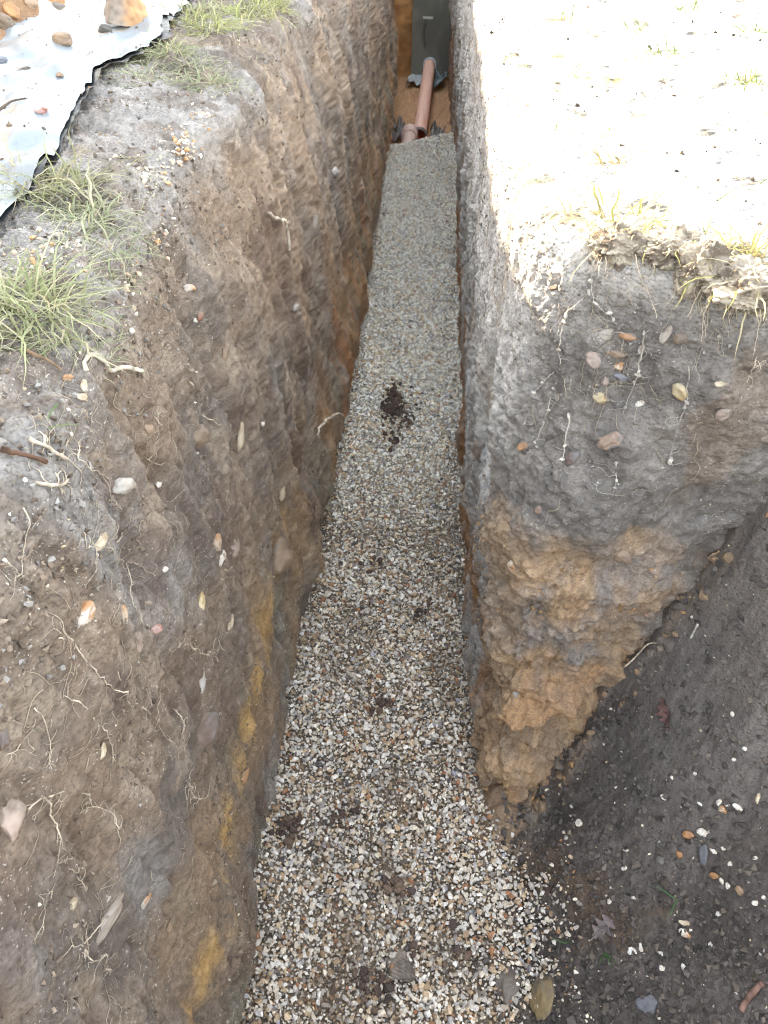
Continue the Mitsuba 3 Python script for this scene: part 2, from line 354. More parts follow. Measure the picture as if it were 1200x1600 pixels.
c = mixc(c, [0.24, 0.17, 0.115], sst(0.2, 0.5, apron))
cd = mixc(cd, [0.20, 0.15, 0.11], np.clip(fil * 1.3, 0, 1) * sst(-0.4, 0.4, fb(FX * 20, FY * 20, 3, 6)) * sst(0.6, 0.35, FX))
c = mixc(c, cd, dark) * (1 + 0.25 * fb(FX * 130, FY * 130, 2, 13))[..., None]
add('trench_floor', (np.stack([FX, FY, FZ2], -1).reshape(-1, 3), grid_faces(*FX.shape)), 'pit_soil_material', np.clip(c, 0.015, 0.9).reshape(-1, 3), kind='structure',
    label='dark soil floor of the pit beside the gravel')

# closed far end of the trench
ex = np.linspace(-0.70, 0.20, 60)
ez = np.linspace(-0.35, 1.44, 110)
EX, EZ = np.meshgrid(ex, ez)
EY = 8.95 - 0.03 * fb(EX * 6, EZ * 6, 4, 3) - 0.01 * crumble(EX * 30, EZ * 30, 2, 5) + 0.04 * (EZ / 1.4)
cap_y = np.linspace(0.05, 23, 30)
CX, CY = np.meshgrid(ex, cap_y)
EVx, EVy, EVz = np.vstack([EX, CX]), np.vstack([EY, 8.99 + CY]), np.vstack([EZ, np.full_like(CX, 1.455) + 0.01 * fb(CX * 5, CY * 2, 2, 2)])
c = mixc([0.66, 0.34, 0.13], [0.52, 0.27, 0.11], sst(-0.4, 0.4, fb(EVx * 9, EVz * 9, 3, 5)))
c = mixc(c, [0.26, 0.22, 0.17], sst(1.0, 1.3, EVz))
add('trench_end', (np.stack([EVx, EVy, EVz], -1).reshape(-1, 3), grid_faces(*EVx.shape)), 'soil_material', c.reshape(-1, 3), kind='structure',
    label='orange clay end of the trench')

# ------------------------------------------------------------------ the land beyond, a ring of lawn out to the horizon, and the spoil heap
ga = np.linspace(0, 2 * PI, 97)
grr = np.array([26.0, 34, 60, 140, 400, 1200])
GA, GR = np.meshgrid(ga, grr)
gv = np.stack([GR * np.cos(GA), 12 + GR * np.sin(GA), 1.40 - 0.002 * GR], -1)
c = mixc([0.085, 0.115, 0.04], [0.13, 0.14, 0.06], n2(gv[..., 0] * 0.2, gv[..., 1] * 0.2, 2))
add('ground', (gv.reshape(-1, 3), grid_faces(*GA.shape)), 'soil_material', c.reshape(-1, 3), kind='structure')

hx = np.linspace(-5.6, -1.05, 120)
hy = np.linspace(-5, 13, 170)
HX, HY = np.meshgrid(hx, hy)


def heap_z(x, y):
    foot = -1.27 - 0.22 * sst(2.4, 1.4, y) + 0.10 * fb(y * 1.1, 0.3, 2, 4)
    up = np.interp(x - foot, [-4.4, -3.4, -2.0, -1.0, 0, 0.4], [-0.2, 0.75, 1.90, 0.92, 0.0, -0.25])  # unseen crest shaped so its shadow ends along the right rim
    ends = sst(-4.9, -3.0, y) * sst(12.8, 10.5, y)
    return 1.46 + np.where(up > 0, up * ends, up) + 0.05 * fb(x * 3, y * 3, 3, 5) * ends - 0.02


HZ = heap_z(HX, HY) + 0.05 * (crumble(HX * 7, HY * 7, 3, 7) - 0.4)
c = mixc([0.36, 0.19, 0.085], [0.27, 0.165, 0.095], sst(-0.4, 0.4, fb(HX * 6, HY * 6, 3, 5)))
add('spoil_heap', (np.stack([HX, HY, HZ], -1).reshape(-1, 3), grid_faces(*HX.shape)), 'soil_material', c.reshape(-1, 3), kind='structure',
    label='heap of orange clay spoil beyond the white sheet')

# ------------------------------------------------------------------ gravel


def chip_proto(n, seed, flat):
    r = np.random.default_rng(seed)
    p = r.normal(size=(n, 3))
    p /= np.linalg.norm(p, axis=1, keepdims=True)
    p *= np.array([1.0, 0.62 + 0.3 * r.random(), flat]) * (0.85 + 0.25 * r.random((n, 1)))
    h = ConvexHull(p)
    used = np.unique(h.simplices)
    re = np.full(n, -1)
    re[used] = np.arange(len(used))
    f = re[h.simplices]
    v = p[used]
    nrm = np.cross(v[f[:, 1]] - v[f[:, 0]], v[f[:, 2]] - v[f[:, 0]])
    flip = (nrm * v[f].mean(1)).sum(1) < 0
    f[flip] = f[flip][:, ::-1]
    return v, f


PROTO_NEAR = [chip_proto(15, 100 + i, 0.34 + 0.035 * i) for i in range(12)]
PROTO_MID = [chip_proto(10, 250 + i, 0.38 + 0.035 * i) for i in range(8)]
PROTO_FAR = [chip_proto(7, 200 + i, 0.45 + 0.03 * i) for i in range(8)]


def rotations(n, r, tilt):
    """Random rotation matrices: any heading, tilted from flat by about tilt radians."""
    h, t, ax = r.random(n) * 2 * PI, np.abs(r.normal(size=n)) * tilt, r.random(n) * 2 * PI
    ch, sh = np.cos(h), np.sin(h)
    Rz = np.zeros((n, 3, 3))
    Rz[:, 0, 0], Rz[:, 0, 1], Rz[:, 1, 0], Rz[:, 1, 1], Rz[:, 2, 2] = ch, -sh, sh, ch, 1
    k = np.stack([np.cos(ax), np.sin(ax), 0 * ax], 1)
    K = np.zeros((n, 3, 3))
    K[:, 0, 2], K[:, 1, 2], K[:, 2, 0], K[:, 2, 1] = k[:, 1], -k[:, 0], -k[:, 1], k[:, 0]
    Rt = np.eye(3)[None] + np.sin(t)[:, None, None] * K + (1 - np.cos(t))[:, None, None] * (K @ K)
    return Rt @ Rz


def scatter(protos, pos, size, rot, col, r, jit=0.10):
    """Many pebbles as one mesh with a colour of its own each."""
    vs, fs, cs_, at = [], [], [], 0
    which = r.integers(0, len(protos), len(pos))
    for i, (v, f) in enumerate(protos):
        m = np.nonzero(which == i)[0]
        if not len(m):
            continue
        q = np.einsum('kij,nj->kni', rot[m], v) * size[m][:, None, None] + pos[m][:, None]
        vs.append(q.reshape(-1, 3))
        fs.append((f[None] + (at + np.arange(len(m)) * len(v))[:, None, None]).reshape(-1, 3))
        cs_.append((col[m][:, None] * (1 + jit * r.normal(size=(len(m), len(v), 1)))).reshape(-1, 3))
        at += len(m) * len(v)
    return (np.vstack(vs), np.vstack(fs)), np.clip(np.vstack(cs_), 0.01, 0.92)


def facet(mesh, col):
    """Splits the vertices so that each facet is flat."""
    v, f = mesh
    return (v[f].reshape(-1, 3), np.arange(len(f) * 3).reshape(-1, 3)), col[f].reshape(-1, 3)


PAL = 1.06 * np.array([[0.74, 0.72, 0.67], [0.68, 0.62, 0.52], [0.56, 0.44, 0.30], [0.40, 0.29, 0.19], [0.40, 0.39, 0.38], [0.24, 0.22, 0.21], [0.09, 0.085, 0.085], [0.34, 0.17, 0.09], [0.38, 0.38, 0.43]])
PW = np.array([0.33, 0.25, 0.12, 0.10, 0.07, 0.05, 0.035, 0.035, 0.01])


def stone_colors(n, r, dirt):
    col = PAL[r.choice(len(PAL), n, p=PW / PW.sum())] * (1 + 0.12 * r.normal(size=(n, 1)))
    return mixc(col, [0.17, 0.125, 0.085], np.clip(dirt, 0, 1))


r = np.random.default_rng(3)


def gravel_layer(y0, y1, gap, smin, smax, protos, layer):
    """Pebbles on a jittered grid of spacing gap over the trench floor."""
    gx, gy = np.meshgrid(np.arange(-0.52, 0.50, gap), np.arange(y0, y1, gap))
    x, y = gx.ravel() + gap * (r.random(gx.size) - 0.5), gy.ravel() + gap * (r.random(gx.size) - 0.5)
    edge = np.interp(y, [-0.5, 0.3, 0.48, 0.65, 0.75, 0.85, 0.95, 1.1, 1.3, 9], [0.10, 0.12, 0.16, 0.25, 0.24, 0.19, 0.13, 0.10, 0.10, 0.12])
    keep_p = 1 - sst(-0.05, 0.05, x - edge + 0.035 * fb(x * 9, y * 9, 3, 3))
    keep = r.random(len(x)) < keep_p ** 1.3
    keep &= y - 0.6 * (x + 0.46) + 0.10 * fb(x * 9, y * 3, 3, 4) + 0.05 * r.normal(size=len(x)) < 6.22
    x, y, kp = x[keep], y[keep], keep_p[keep]
    n = len(x)
    size = smin + (smax - smin) * r.random(n) ** 2.6
    z = floor_z(x, y) + (0.006 * layer - 0.004) + 0.006 * r.random(n)
    dirt = 0.16 + 0.55 * sst(0.05, 0.6, fb(x * 7, y * 5, 3, 5)) + 0.25 * (r.random(n) - 0.5) + 0.25 * sst(0.1, -0.3, layer - 0.5)
    dirt = dirt + 0.35 * sst(1.3, 0.5, y) * sst(-0.3, 0.5, fb(x * 5 + 2, y * 4, 3, 12))
    dirt = np.where(r.random(n) < 0.3, 0.05, dirt) * (1 - 0.95 * sst(1.6, 2.8, y)) + 0.3 * (1 - kp)
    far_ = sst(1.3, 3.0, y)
    depth_lift = mixc([0.87, 0.855, 0.84], [1.17, 1.23, 1.23], far_)  # gravel colour raised and cooled with distance to offset the dim, warm light there
    return scatter(protos, np.stack([x, y, z], 1), size, rotations(n, r, 0.45 if y1 < 4 else 0.32), stone_colors(n, r, dirt * 0.8) * depth_lift, r)


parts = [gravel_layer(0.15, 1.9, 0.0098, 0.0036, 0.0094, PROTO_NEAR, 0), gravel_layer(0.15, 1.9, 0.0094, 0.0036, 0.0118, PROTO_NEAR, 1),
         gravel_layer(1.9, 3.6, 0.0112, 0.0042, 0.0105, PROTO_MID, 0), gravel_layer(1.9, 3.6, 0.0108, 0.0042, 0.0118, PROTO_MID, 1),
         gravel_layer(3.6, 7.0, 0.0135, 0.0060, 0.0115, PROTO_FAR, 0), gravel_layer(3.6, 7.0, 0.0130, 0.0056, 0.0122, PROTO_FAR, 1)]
gm, gc = [], []
at = 0
for (v, f), col in parts:
    gm.append((v, f + at))
    gc.append(col)
    at += len(v)
mesh, col = facet((np.vstack([m[0] for m in gm]), np.vstack([m[1] for m in gm])), np.vstack(gc))
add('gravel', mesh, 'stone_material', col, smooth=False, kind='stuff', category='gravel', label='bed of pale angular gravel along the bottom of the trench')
# __NEXT__
# TABLES BEGIN
# position (mm), outward direction, long axis, length and width (mm), tint, label, group
STONES = [
    ([-548, 818, 1257], [0.81, -0.48, 0.34], [0.57, 0.79, -0.24], 34, 26, 'grey_white', 'smooth grey white pebble half sunk in the upper left trench wall', None, 'embedded_stone'),
    ([-547, 708, 1249], [0.91, -0.22, 0.36], [0.24, 0.97, -0.02], 35, 15, 'cream', 'cream yellow sliver of flint lying slantwise in the left trench wall', None, 'embedded_stone'),
    ([-539, 604, 1221], [0.86, -0.13, 0.49], [0.11, 0.99, 0.06], 43, 25, 'white_orange', 'large white flint with an orange tip stuck in the left trench wall', None, 'embedded_stone'),
    ([-533, 687, 1056], [0.89, -0.38, 0.24], [-0.07, 0.4, 0.91], 33, 25, 'pink', 'dull pinkish pebble below the forked white root in the left wall', None, 'embedded_stone'),
    ([-525, 742, 1018], [0.87, -0.28, 0.41], [0.47, 0.75, -0.47], 25, 16, 'pinkred', 'small reddish pink broken stone in the left trench wall', None, 'embedded_stone'),
    ([-523, 668, 1150], [0.84, -0.04, 0.55], [-0.3, 0.8, 0.52], 24, 11, 'orange_cream', 'small cream stone with orange base just right of the large white flint', None, 'embedded_stone'),
    ([-513, 904, 890], [0.85, 0.04, 0.52], [-0.1, 0.99, 0.09], 53, 18, 'yellow', 'narrow yellow cream flint standing upright in the left trench wall', None, 'embedded_stone'),
    ([-511, 1024, 679], [0.77, -0.53, 0.35], [0.14, 0.67, 0.73], 31, 17, 'cream', 'small cream pebble beside the yellowish clay band of the left wall', None, 'embedded_stone'),
    ([-515, 823, 753], [0.91, -0.35, 0.24], [0.11, 0.75, 0.66], 37, 22, 'grey_white', 'pale grey pebble above the big dark stone of the left wall', None, 'embedded_stone'),
    ([-491, 1443, 453], [0.92, -0.29, 0.27], [0.2, 0.93, 0.3], 106, 92, 'tan', 'big round tan brown stone bulging from the clay low in the left wall', None, 'embedded_stone'),
    ([-521, 1070, 881], [0.89, -0.31, 0.34], [0.07, 0.83, 0.55], 36, 21, 'orange_cream', 'orange tan flint high in a vertical row of three in the left wall', None, 'embedded_stone'),
    ([-514, 1060, 846], [0.85, -0.29, 0.45], [0.11, 0.92, 0.38], 37, 17, 'white', 'thin white flint below the orange tan one in the left wall', None, 'embedded_stone'),
    ([-527, 1174, 754], [0.86, -0.33, 0.39], [0.08, 0.84, 0.54], 55, 32, 'pink', 'pinkish grey long stone beside the thin white flint in the left wall', None, 'embedded_stone'),
    ([-513, 770, 662], [0.96, -0.22, 0.18], [0.23, 0.97, -0.01], 90, 57, 'dark_red', 'large dark red brown stone with a grey top jutting from the left wall', None, 'embedded_stone'),
    ([-560, 1193, 1053], [0.9, -0.31, 0.31], [0.38, 0.9, -0.22], 54, 46, 'brown', 'rounded brown stone bulging from the upper part of the left wall', None, 'embedded_stone'),
    ([-534, 1394, 901], [0.83, -0.48, 0.27], [0.12, 0.63, 0.77], 65, 24, 'cream', 'upright cream tan sliver of stone right of the rounded brown stone', None, 'embedded_stone'),
    ([-564, 991, 1226], [0.92, -0.15, 0.36], [0.34, 0.76, -0.56], 30, 21, 'tan', 'tan lump of stone left of the rounded brown stone', None, 'embedded_stone'),
    ([-585, 853, 1385], [0.6, -0.34, 0.72], [0.79, 0.4, -0.47], 18, 13, 'cream', 'cream pebble lowest of three below the white root stub on the left bank', None, 'embedded_stone'),
    ([-609, 879, 1400], [0.53, -0.46, 0.71], [0.82, 0.49, -0.29], 16, 10, 'orange', 'small orange pebble left of the white root stub on the left bank', None, 'embedded_stone'),
    ([-587, 874, 1392], [0.39, -0.22, 0.9], [-0.29, 0.89, 0.34], 23, 10, 'cream', 'narrow cream chip between two pebbles below the white root stub', None, 'embedded_stone'),
    ([-502, 1602, 538], [0.78, -0.6, 0.17], [0.17, 0.47, 0.87], 44, 22, 'cream', 'small cream wedge of flint in the ochre patch of the left wall', None, 'embedded_stone'),
    ([-524, 361, 856], [0.9, -0.29, 0.31], [0.31, 0.95, -0.02], 80, 27, 'grey_cream', 'long smooth grey stone lying slantwise near the bottom of the left wall', None, 'embedded_stone'),
    ([-550, 359, 1175], [0.87, -0.02, 0.49], [-0.13, 0.96, 0.26], 42, 31, 'pink', 'large pale crusted stone at the near end of the left wall', None, 'embedded_stone'),
    ([-519, 499, 1071], [0.97, -0.07, 0.24], [-0.02, 0.92, 0.38], 19, 11, 'cream', 'small cream chip among fine roots in the near left wall', None, 'embedded_stone'),
    ([-526, 336, 982], [0.9, 0.18, 0.4], [0.02, 0.9, -0.43], 18, 11, 'cream', 'cream chip above the long smooth grey stone', None, 'embedded_stone'),
    ([-500, 433, 618], [0.8, -0.5, 0.33], [0.13, 0.69, 0.71], 23, 11, 'tan', 'small tan sliver right of the long smooth grey stone', None, 'embedded_stone'),
    ([-513, 428, 740], [0.82, -0.56, 0.1], [0.45, 0.74, 0.5], 32, 12, 'white_orange', 'orange and white sliver of flint low in the left wall', None, 'embedded_stone'),
    ([-522, 3280, 827], [0.93, -0.28, 0.22], [0.34, 0.89, -0.31], 48, 45, 'grey_white', 'grey white pebble high in the far part of the left wall', None, 'embedded_stone'),
    ([-509, 2580, 912], [0.95, -0.3, 0.11], [0.13, 0.68, 0.72], 66, 26, 'grey_cream', 'upright pale stone in the far part of the left wall', None, 'embedded_stone'),
    ([-514, 2117, 841], [0.87, -0.41, 0.28], [0.38, 0.91, 0.16], 35, 25, 'grey_white', 'pale chip in the middle of the left trench wall', None, 'embedded_stone'),
    ([-562, 1477, 1072], [0.74, -0.49, 0.46], [0.08, 0.74, 0.67], 52, 14, 'tan', 'tall tan ridge of stone in the upper left wall', None, 'embedded_stone'),
    ([-489, 846, 344], [0.92, -0.32, 0.23], [0.23, 0.91, 0.33], 38, 24, 'orange', 'orange stone in the yellow clay band of the left wall', None, 'embedded_stone'),
    ([-569, 423, 1222], [0.92, -0.35, 0.2], [0.04, 0.57, 0.82], 36, 16, 'dark_red', 'dark red stone at the near end of the left wall above the pale one', None, 'embedded_stone'),
    ([-611, 1459, 1238], [0.47, -0.2, 0.86], [0.76, 0.59, -0.28], 27, 21, 'white_orange', 'cream pebble with a rusty side on the left bank near the rim', None, 'embedded_stone'),
    ([-617, 1168, 1349], [0.88, -0.15, 0.45], [0.28, 0.93, -0.25], 15, 12, 'cream', 'small pale pebble on the brow of the left bank', 'small pale pebbles on the brow of the left bank', 'embedded_stone'),
    ([-614, 1167, 1339], [0.93, -0.24, 0.26], [0.31, 0.92, -0.24], 11, 9, 'white', 'small pale pebble on the brow of the left bank', 'small pale pebbles on the brow of the left bank', 'embedded_stone'),
    ([-603, 1110, 1340], [0.85, -0.42, 0.32], [0.52, 0.75, -0.41], 12, 10, 'white', 'small pale pebble on the brow of the left bank', 'small pale pebbles on the brow of the left bank', 'embedded_stone'),
    ([-633, 1230, 1367], [0.9, -0.25, 0.36], [0.1, 0.92, 0.38], 22, 15, 'cream', 'cream stone upright on the brow of the left bank below the chips', None, 'embedded_stone'),
    ([-586, 1424, 1192], [0.78, -0.43, 0.45], [0.19, 0.86, 0.48], 20, 16, 'rust', 'red brown pebble on the brow of the left bank', None, 'embedded_stone'),
    ([-595, 1414, 1188], [0.65, -0.71, 0.25], [0.75, 0.58, -0.3], 12, 11, 'white', 'small pale pebble on the brow of the left bank', 'small pale pebbles on the brow of the left bank', 'embedded_stone'),
    ([-580, 788, 1372], [0.95, -0.13, 0.29], [0.28, 0.77, -0.58], 7, 7, 'white', 'small pale pebble on the brow of the left bank', 'small pale pebbles on the brow of the left bank', 'embedded_stone'),
    ([-585, 667, 1396], [0.43, -0.29, 0.85], [0.16, 0.96, 0.24], 7, 6, 'white', 'small pale pebble on the brow of the left bank', 'small pale pebbles on the brow of the left bank', 'embedded_stone'),
    ([-562, 967, 1127], [0.75, -0.46, 0.47], [0.41, 0.89, 0.21], 14, 11, 'white', 'small white angular chip right of the smooth grey white pebble', None, 'embedded_stone'),
    ([-511, 1523, 843], [0.94, -0.32, 0.11], [0.32, 0.95, 0.02], 19, 14, 'white', 'small white chip in the crumbly ochre patch of the left wall', None, 'embedded_stone'),
    ([-527, 832, 1061], [0.85, -0.33, 0.4], [0.35, 0.94, 0.03], 13, 10, 'white', 'small white chip at the end of the forked root in the left wall', None, 'embedded_stone'),
    ([-552, 617, 1295], [0.98, -0.16, 0.08], [0.11, 0.92, 0.38], 10, 6, 'yellow', 'small yellow chip left of the forked root in the left wall', None, 'embedded_stone'),
    ([203, 1205, 1308], [-0.15, -0.95, 0.27], [0.96, -0.07, 0.28], 40, 22, 'grey_cream', 'pale grey flint with a ragged edge high on the right earth corner', None, 'embedded_stone'),
    ([232, 1186, 1315], [-0.53, -0.81, 0.25], [0.85, -0.51, 0.14], 31, 16, 'orange', 'orange pebble beside the pale ragged flint on the right earth corner', None, 'embedded_stone'),
    ([183, 1187, 1266], [-0.41, -0.82, 0.41], [0.75, -0.56, -0.36], 34, 29, 'pink', 'pinkish white pebble on the right earth corner below the ragged flint', None, 'embedded_stone'),
    ([220, 1185, 1280], [-0.21, -0.98, 0.06], [0.98, -0.21, -0.04], 38, 16, 'tan', 'flat tan stone between the pink pebble and the orange pebble', None, 'embedded_stone'),
    ([230, 1187, 1254], [-0.2, -0.96, 0.18], [0.62, 0.02, 0.79], 23, 18, 'orange_cream', 'small ochre stone under the flat tan stone of the right corner', None, 'embedded_stone'),
    ([240, 1181, 1236], [-0.24, -0.97, -0.02], [0.97, -0.24, -0.01], 34, 20, 'blue_grey', 'smooth blue grey pebble on the right earth corner', None, 'embedded_stone'),
    ([211, 1183, 1224], [-0.04, -0.99, 0.14], [0.32, 0.12, 0.94], 21, 20, 'pink', 'small tan pink pebble left of the smooth blue grey one', None, 'embedded_stone'),
    ([209, 1175, 1195], [-0.2, -0.94, 0.28], [0.95, -0.26, -0.2], 32, 26, 'yellow', 'cream yellow broken flint on the right earth corner', None, 'embedded_stone'),
    ([277, 1166, 1191], [-0.38, -0.79, 0.49], [0.76, 0.03, 0.65], 18, 16, 'white', 'bright white pebble on the right earth corner', None, 'embedded_stone'),
    ([328, 1135, 1240], [-0.62, -0.78, 0.1], [0.64, -0.58, -0.5], 38, 29, 'yellow', 'large cream flint beside a thin root on the right earth corner', None, 'embedded_stone'),
    ([404, 1110, 1214], [-0.28, -0.96, 0.01], [0.6, -0.17, 0.78], 29, 24, 'pink', 'pinkish cream angular stone far right on the earth corner', None, 'embedded_stone'),
    ([379, 1112, 1273], [-0.25, -0.94, 0.22], [0.96, -0.21, 0.18], 21, 11, 'cream', 'thin cream chip above the pinkish cream stone on the right', None, 'embedded_stone'),
    ([228, 1128, 1134], [-0.49, -0.67, 0.56], [0.81, -0.12, 0.57], 51, 37, 'tan_pink', 'big pinkish tan stone in the middle of the right earth corner', None, 'embedded_stone'),
    ([174, 1147, 1076], [-0.57, -0.64, 0.51], [0.51, 0.21, 0.83], 39, 24, 'dark_red', 'dark red wedge of stone left of the big pinkish tan stone', None, 'embedded_stone'),
    ([92, 1224, 1036], [-0.73, -0.61, 0.33], [0.66, -0.48, 0.58], 31, 21, 'orange', 'bright orange pebble in the grey part of the right earth corner', None, 'embedded_stone'),
    ([108, 1260, 1364], [-0.76, -0.65, 0.02], [0.58, -0.66, 0.49], 29, 13, 'brown', 'flat brown stone under the rim of the right earth corner', None, 'embedded_stone'),
    ([290, 1167, 1332], [-0.34, -0.89, 0.29], [0.32, 0.18, 0.93], 34, 19, 'grey_cream', 'pale stone hanging among roots below the sunlit turf', None, 'embedded_stone'),
    ([309, 1159, 1330], [-0.47, -0.87, 0.13], [0.81, -0.37, 0.45], 28, 21, 'brown', 'dull brown stone right of the pale hanging stone', None, 'embedded_stone'),
    ([256, 1172, 1298], [-0.47, -0.84, 0.27], [0.16, 0.21, 0.96], 20, 13, 'grey_cream', 'pale knobbly chip on the long hanging root', None, 'embedded_stone'),
    ([125, 1131, 953], [-0.76, -0.65, 0.05], [0.19, -0.15, 0.97], 23, 19, 'tan_pink', 'pinkish tan pebble in the clay of the right corner', None, 'embedded_stone'),
    ([92, 1126, 789], [-0.69, -0.52, 0.51], [0.68, -0.71, 0.18], 33, 25, 'orange_cream', 'tan and white flint sticking out low on the trench side of the corner', None, 'embedded_stone'),
    ([307, 1099, 865], [-0.05, -0.95, 0.31], [0.88, -0.19, -0.44], 42, 31, 'tan', 'flat tan stone in the grey and ochre patch of the right corner', None, 'embedded_stone'),
    ([141, 1065, 402], [0.43, -0.6, 0.68], [0.74, -0.2, -0.64], 22, 17, 'grey_white', 'pale grey chip in the brown clay near the foot of the corner', None, 'embedded_stone'),
    ([31, 1522, 792], [-0.79, -0.58, 0.21], [0.21, 0.06, 0.98], 64, 39, 'brown', 'brown grey stone low on the trench side of the right bank', None, 'embedded_stone'),
    ([454, 833, 381], [-0.72, -0.52, 0.45], [0.65, -0.3, 0.69], 20, 17, 'white', 'small white stone chip lying on the dark soil floor', 'white stone chips scattered over the dark soil floor', 'stone_chip'),
    ([310, 864, 168], [-0.73, -0.28, 0.63], [0.69, -0.27, 0.68], 25, 22, 'white', 'small white stone chip lying on the dark soil floor', 'white stone chips scattered over the dark soil floor', 'stone_chip'),
    ([566, 769, 480], [-0.6, -0.7, 0.39], [0.78, -0.61, 0.12], 26, 16, 'white', 'small white stone chip lying on the dark soil floor', 'white stone chips scattered over the dark soil floor', 'stone_chip'),
    ([397, 598, 130], [-0.53, -0.15, 0.84], [0.84, 0.04, 0.54], 25, 17, 'white', 'small white stone chip lying on the dark soil floor', 'white stone chips scattered over the dark soil floor', 'stone_chip'),
    ([415, 602, 142], [-0.4, -0.36, 0.85], [0.11, -0.93, -0.34], 23, 13, 'white', 'small white stone chip lying on the dark soil floor', 'white stone chips scattered over the dark soil floor', 'stone_chip'),
    ([448, 559, 159], [-0.55, -0.17, 0.82], [0.83, -0.1, 0.54], 16, 14, 'white', 'small white stone chip lying on the dark soil floor', 'white stone chips scattered over the dark soil floor', 'stone_chip'),
    ([490, 557, 178], [-0.63, 0.05, 0.77], [-0.04, -1, 0.03], 19, 14, 'white', 'small white stone chip lying on the dark soil floor', 'white stone chips scattered over the dark soil floor', 'stone_chip'),
    ([451, 588, 158], [-0.22, -0.22, 0.95], [0.93, -0.33, 0.14], 17, 11, 'white', 'small white stone chip lying on the dark soil floor', 'white stone chips scattered over the dark soil floor', 'stone_chip'),
    ([542, 592, 221], [-0.77, -0.31, 0.55], [0.62, -0.2, 0.76], 14, 12, 'white', 'small white stone chip lying on the dark soil floor', 'white stone chips scattered over the dark soil floor', 'stone_chip'),
    ([362, 695, 147], [-0.72, -0.37, 0.58], [0.37, 0.5, 0.78], 18, 13, 'white', 'small white stone chip lying on the dark soil floor', 'white stone chips scattered over the dark soil floor', 'stone_chip'),
    ([390, 746, 207], [-0.77, -0.19, 0.6], [0.63, -0.13, 0.77], 18, 13, 'white', 'small white stone chip lying on the dark soil floor', 'white stone chips scattered over the dark soil floor', 'stone_chip'),
    ([393, 778, 233], [-0.7, -0.49, 0.53], [0.69, -0.25, 0.68], 15, 13, 'white', 'small white stone chip lying on the dark soil floor', 'white stone chips scattered over the dark soil floor', 'stone_chip'),
    ([405, 689, 192], [-0.46, -0.64, 0.62], [0.86, -0.13, 0.5], 17, 10, 'white', 'small white stone chip lying on the dark soil floor', 'white stone chips scattered over the dark soil floor', 'stone_chip'),
    ([555, 638, 270], [-0.75, -0.41, 0.52], [0.45, 0.25, 0.86], 16, 12, 'white', 'small white stone chip lying on the dark soil floor', 'white stone chips scattered over the dark soil floor', 'stone_chip'),
    ([567, 703, 363], [-0.64, -0.65, 0.41], [0.13, 0.43, 0.89], 16, 11, 'white', 'small white stone chip lying on the dark soil floor', 'white stone chips scattered over the dark soil floor', 'stone_chip'),
    ([554, 727, 384], [-0.6, -0.71, 0.37], [0.7, -0.24, 0.67], 13, 12, 'white', 'small white stone chip lying on the dark soil floor', 'white stone chips scattered over the dark soil floor', 'stone_chip'),
    ([510, 799, 429], [-0.69, -0.61, 0.39], [0.67, -0.74, 0.04], 16, 8, 'white', 'small white stone chip lying on the dark soil floor', 'white stone chips scattered over the dark soil floor', 'stone_chip'),
    ([559, 834, 598], [-0.63, -0.66, 0.4], [0.72, -0.31, 0.62], 13, 10, 'white', 'small white stone chip lying on the dark soil floor', 'white stone chips scattered over the dark soil floor', 'stone_chip'),
    ([548, 830, 562], [-0.78, -0.55, 0.3], [0.56, -0.37, 0.74], 13, 10, 'white', 'small white stone chip lying on the dark soil floor', 'white stone chips scattered over the dark soil floor', 'stone_chip'),
    ([542, 893, 629], [-0.84, -0.44, 0.31], [0.5, -0.43, 0.75], 14, 12, 'white', 'small white stone chip lying on the dark soil floor', 'white stone chips scattered over the dark soil floor', 'stone_chip'),
    ([567, 673, 327], [-0.79, -0.43, 0.44], [0.57, -0.26, 0.78], 17, 15, 'white', 'small white stone chip lying on the dark soil floor', 'white stone chips scattered over the dark soil floor', 'stone_chip'),
    ([557, 684, 324], [-0.73, -0.53, 0.44], [0.63, -0.25, 0.74], 13, 13, 'white', 'small white stone chip lying on the dark soil floor', 'white stone chips scattered over the dark soil floor', 'stone_chip'),
    ([605, 702, 404], [-0.47, -0.69, 0.55], [0.84, -0.16, 0.51], 13, 10, 'white', 'small white stone chip lying on the dark soil floor', 'white stone chips scattered over the dark soil floor', 'stone_chip'),
    ([540, 728, 363], [-0.59, -0.7, 0.4], [0.8, -0.48, 0.36], 19, 12, 'white', 'small white stone chip lying on the dark soil floor', 'white stone chips scattered over the dark soil floor', 'stone_chip'),
    ([537, 788, 463], [-0.58, -0.75, 0.32], [0.18, 0.27, 0.95], 19, 13, 'white', 'small white stone chip lying on the dark soil floor', 'white stone chips scattered over the dark soil floor', 'stone_chip'),
    ([550, 781, 470], [-0.7, -0.64, 0.31], [0.61, -0.32, 0.73], 13, 13, 'white', 'small white stone chip lying on the dark soil floor', 'white stone chips scattered over the dark soil floor', 'stone_chip'),
    ([498, 844, 474], [-0.78, -0.4, 0.48], [0.61, -0.34, 0.72], 11, 10, 'white', 'small white stone chip lying on the dark soil floor', 'white stone chips scattered over the dark soil floor', 'stone_chip'),
    ([610, 640, 334], [-0.54, -0.58, 0.61], [0.81, -0.15, 0.57], 16, 13, 'white', 'small white stone chip lying on the dark soil floor', 'white stone chips scattered over the dark soil floor', 'stone_chip'),
    ([623, 645, 351], [-0.57, -0.57, 0.6], [0.79, -0.17, 0.59], 13, 10, 'white', 'small white stone chip lying on the dark soil floor', 'white stone chips scattered over the dark soil floor', 'stone_chip'),
    ([464, 858, 425], [-0.81, -0.41, 0.43], [0.57, -0.35, 0.74], 11, 11, 'white', 'small white stone chip lying on the dark soil floor', 'white stone chips scattered over the dark soil floor', 'stone_chip'),
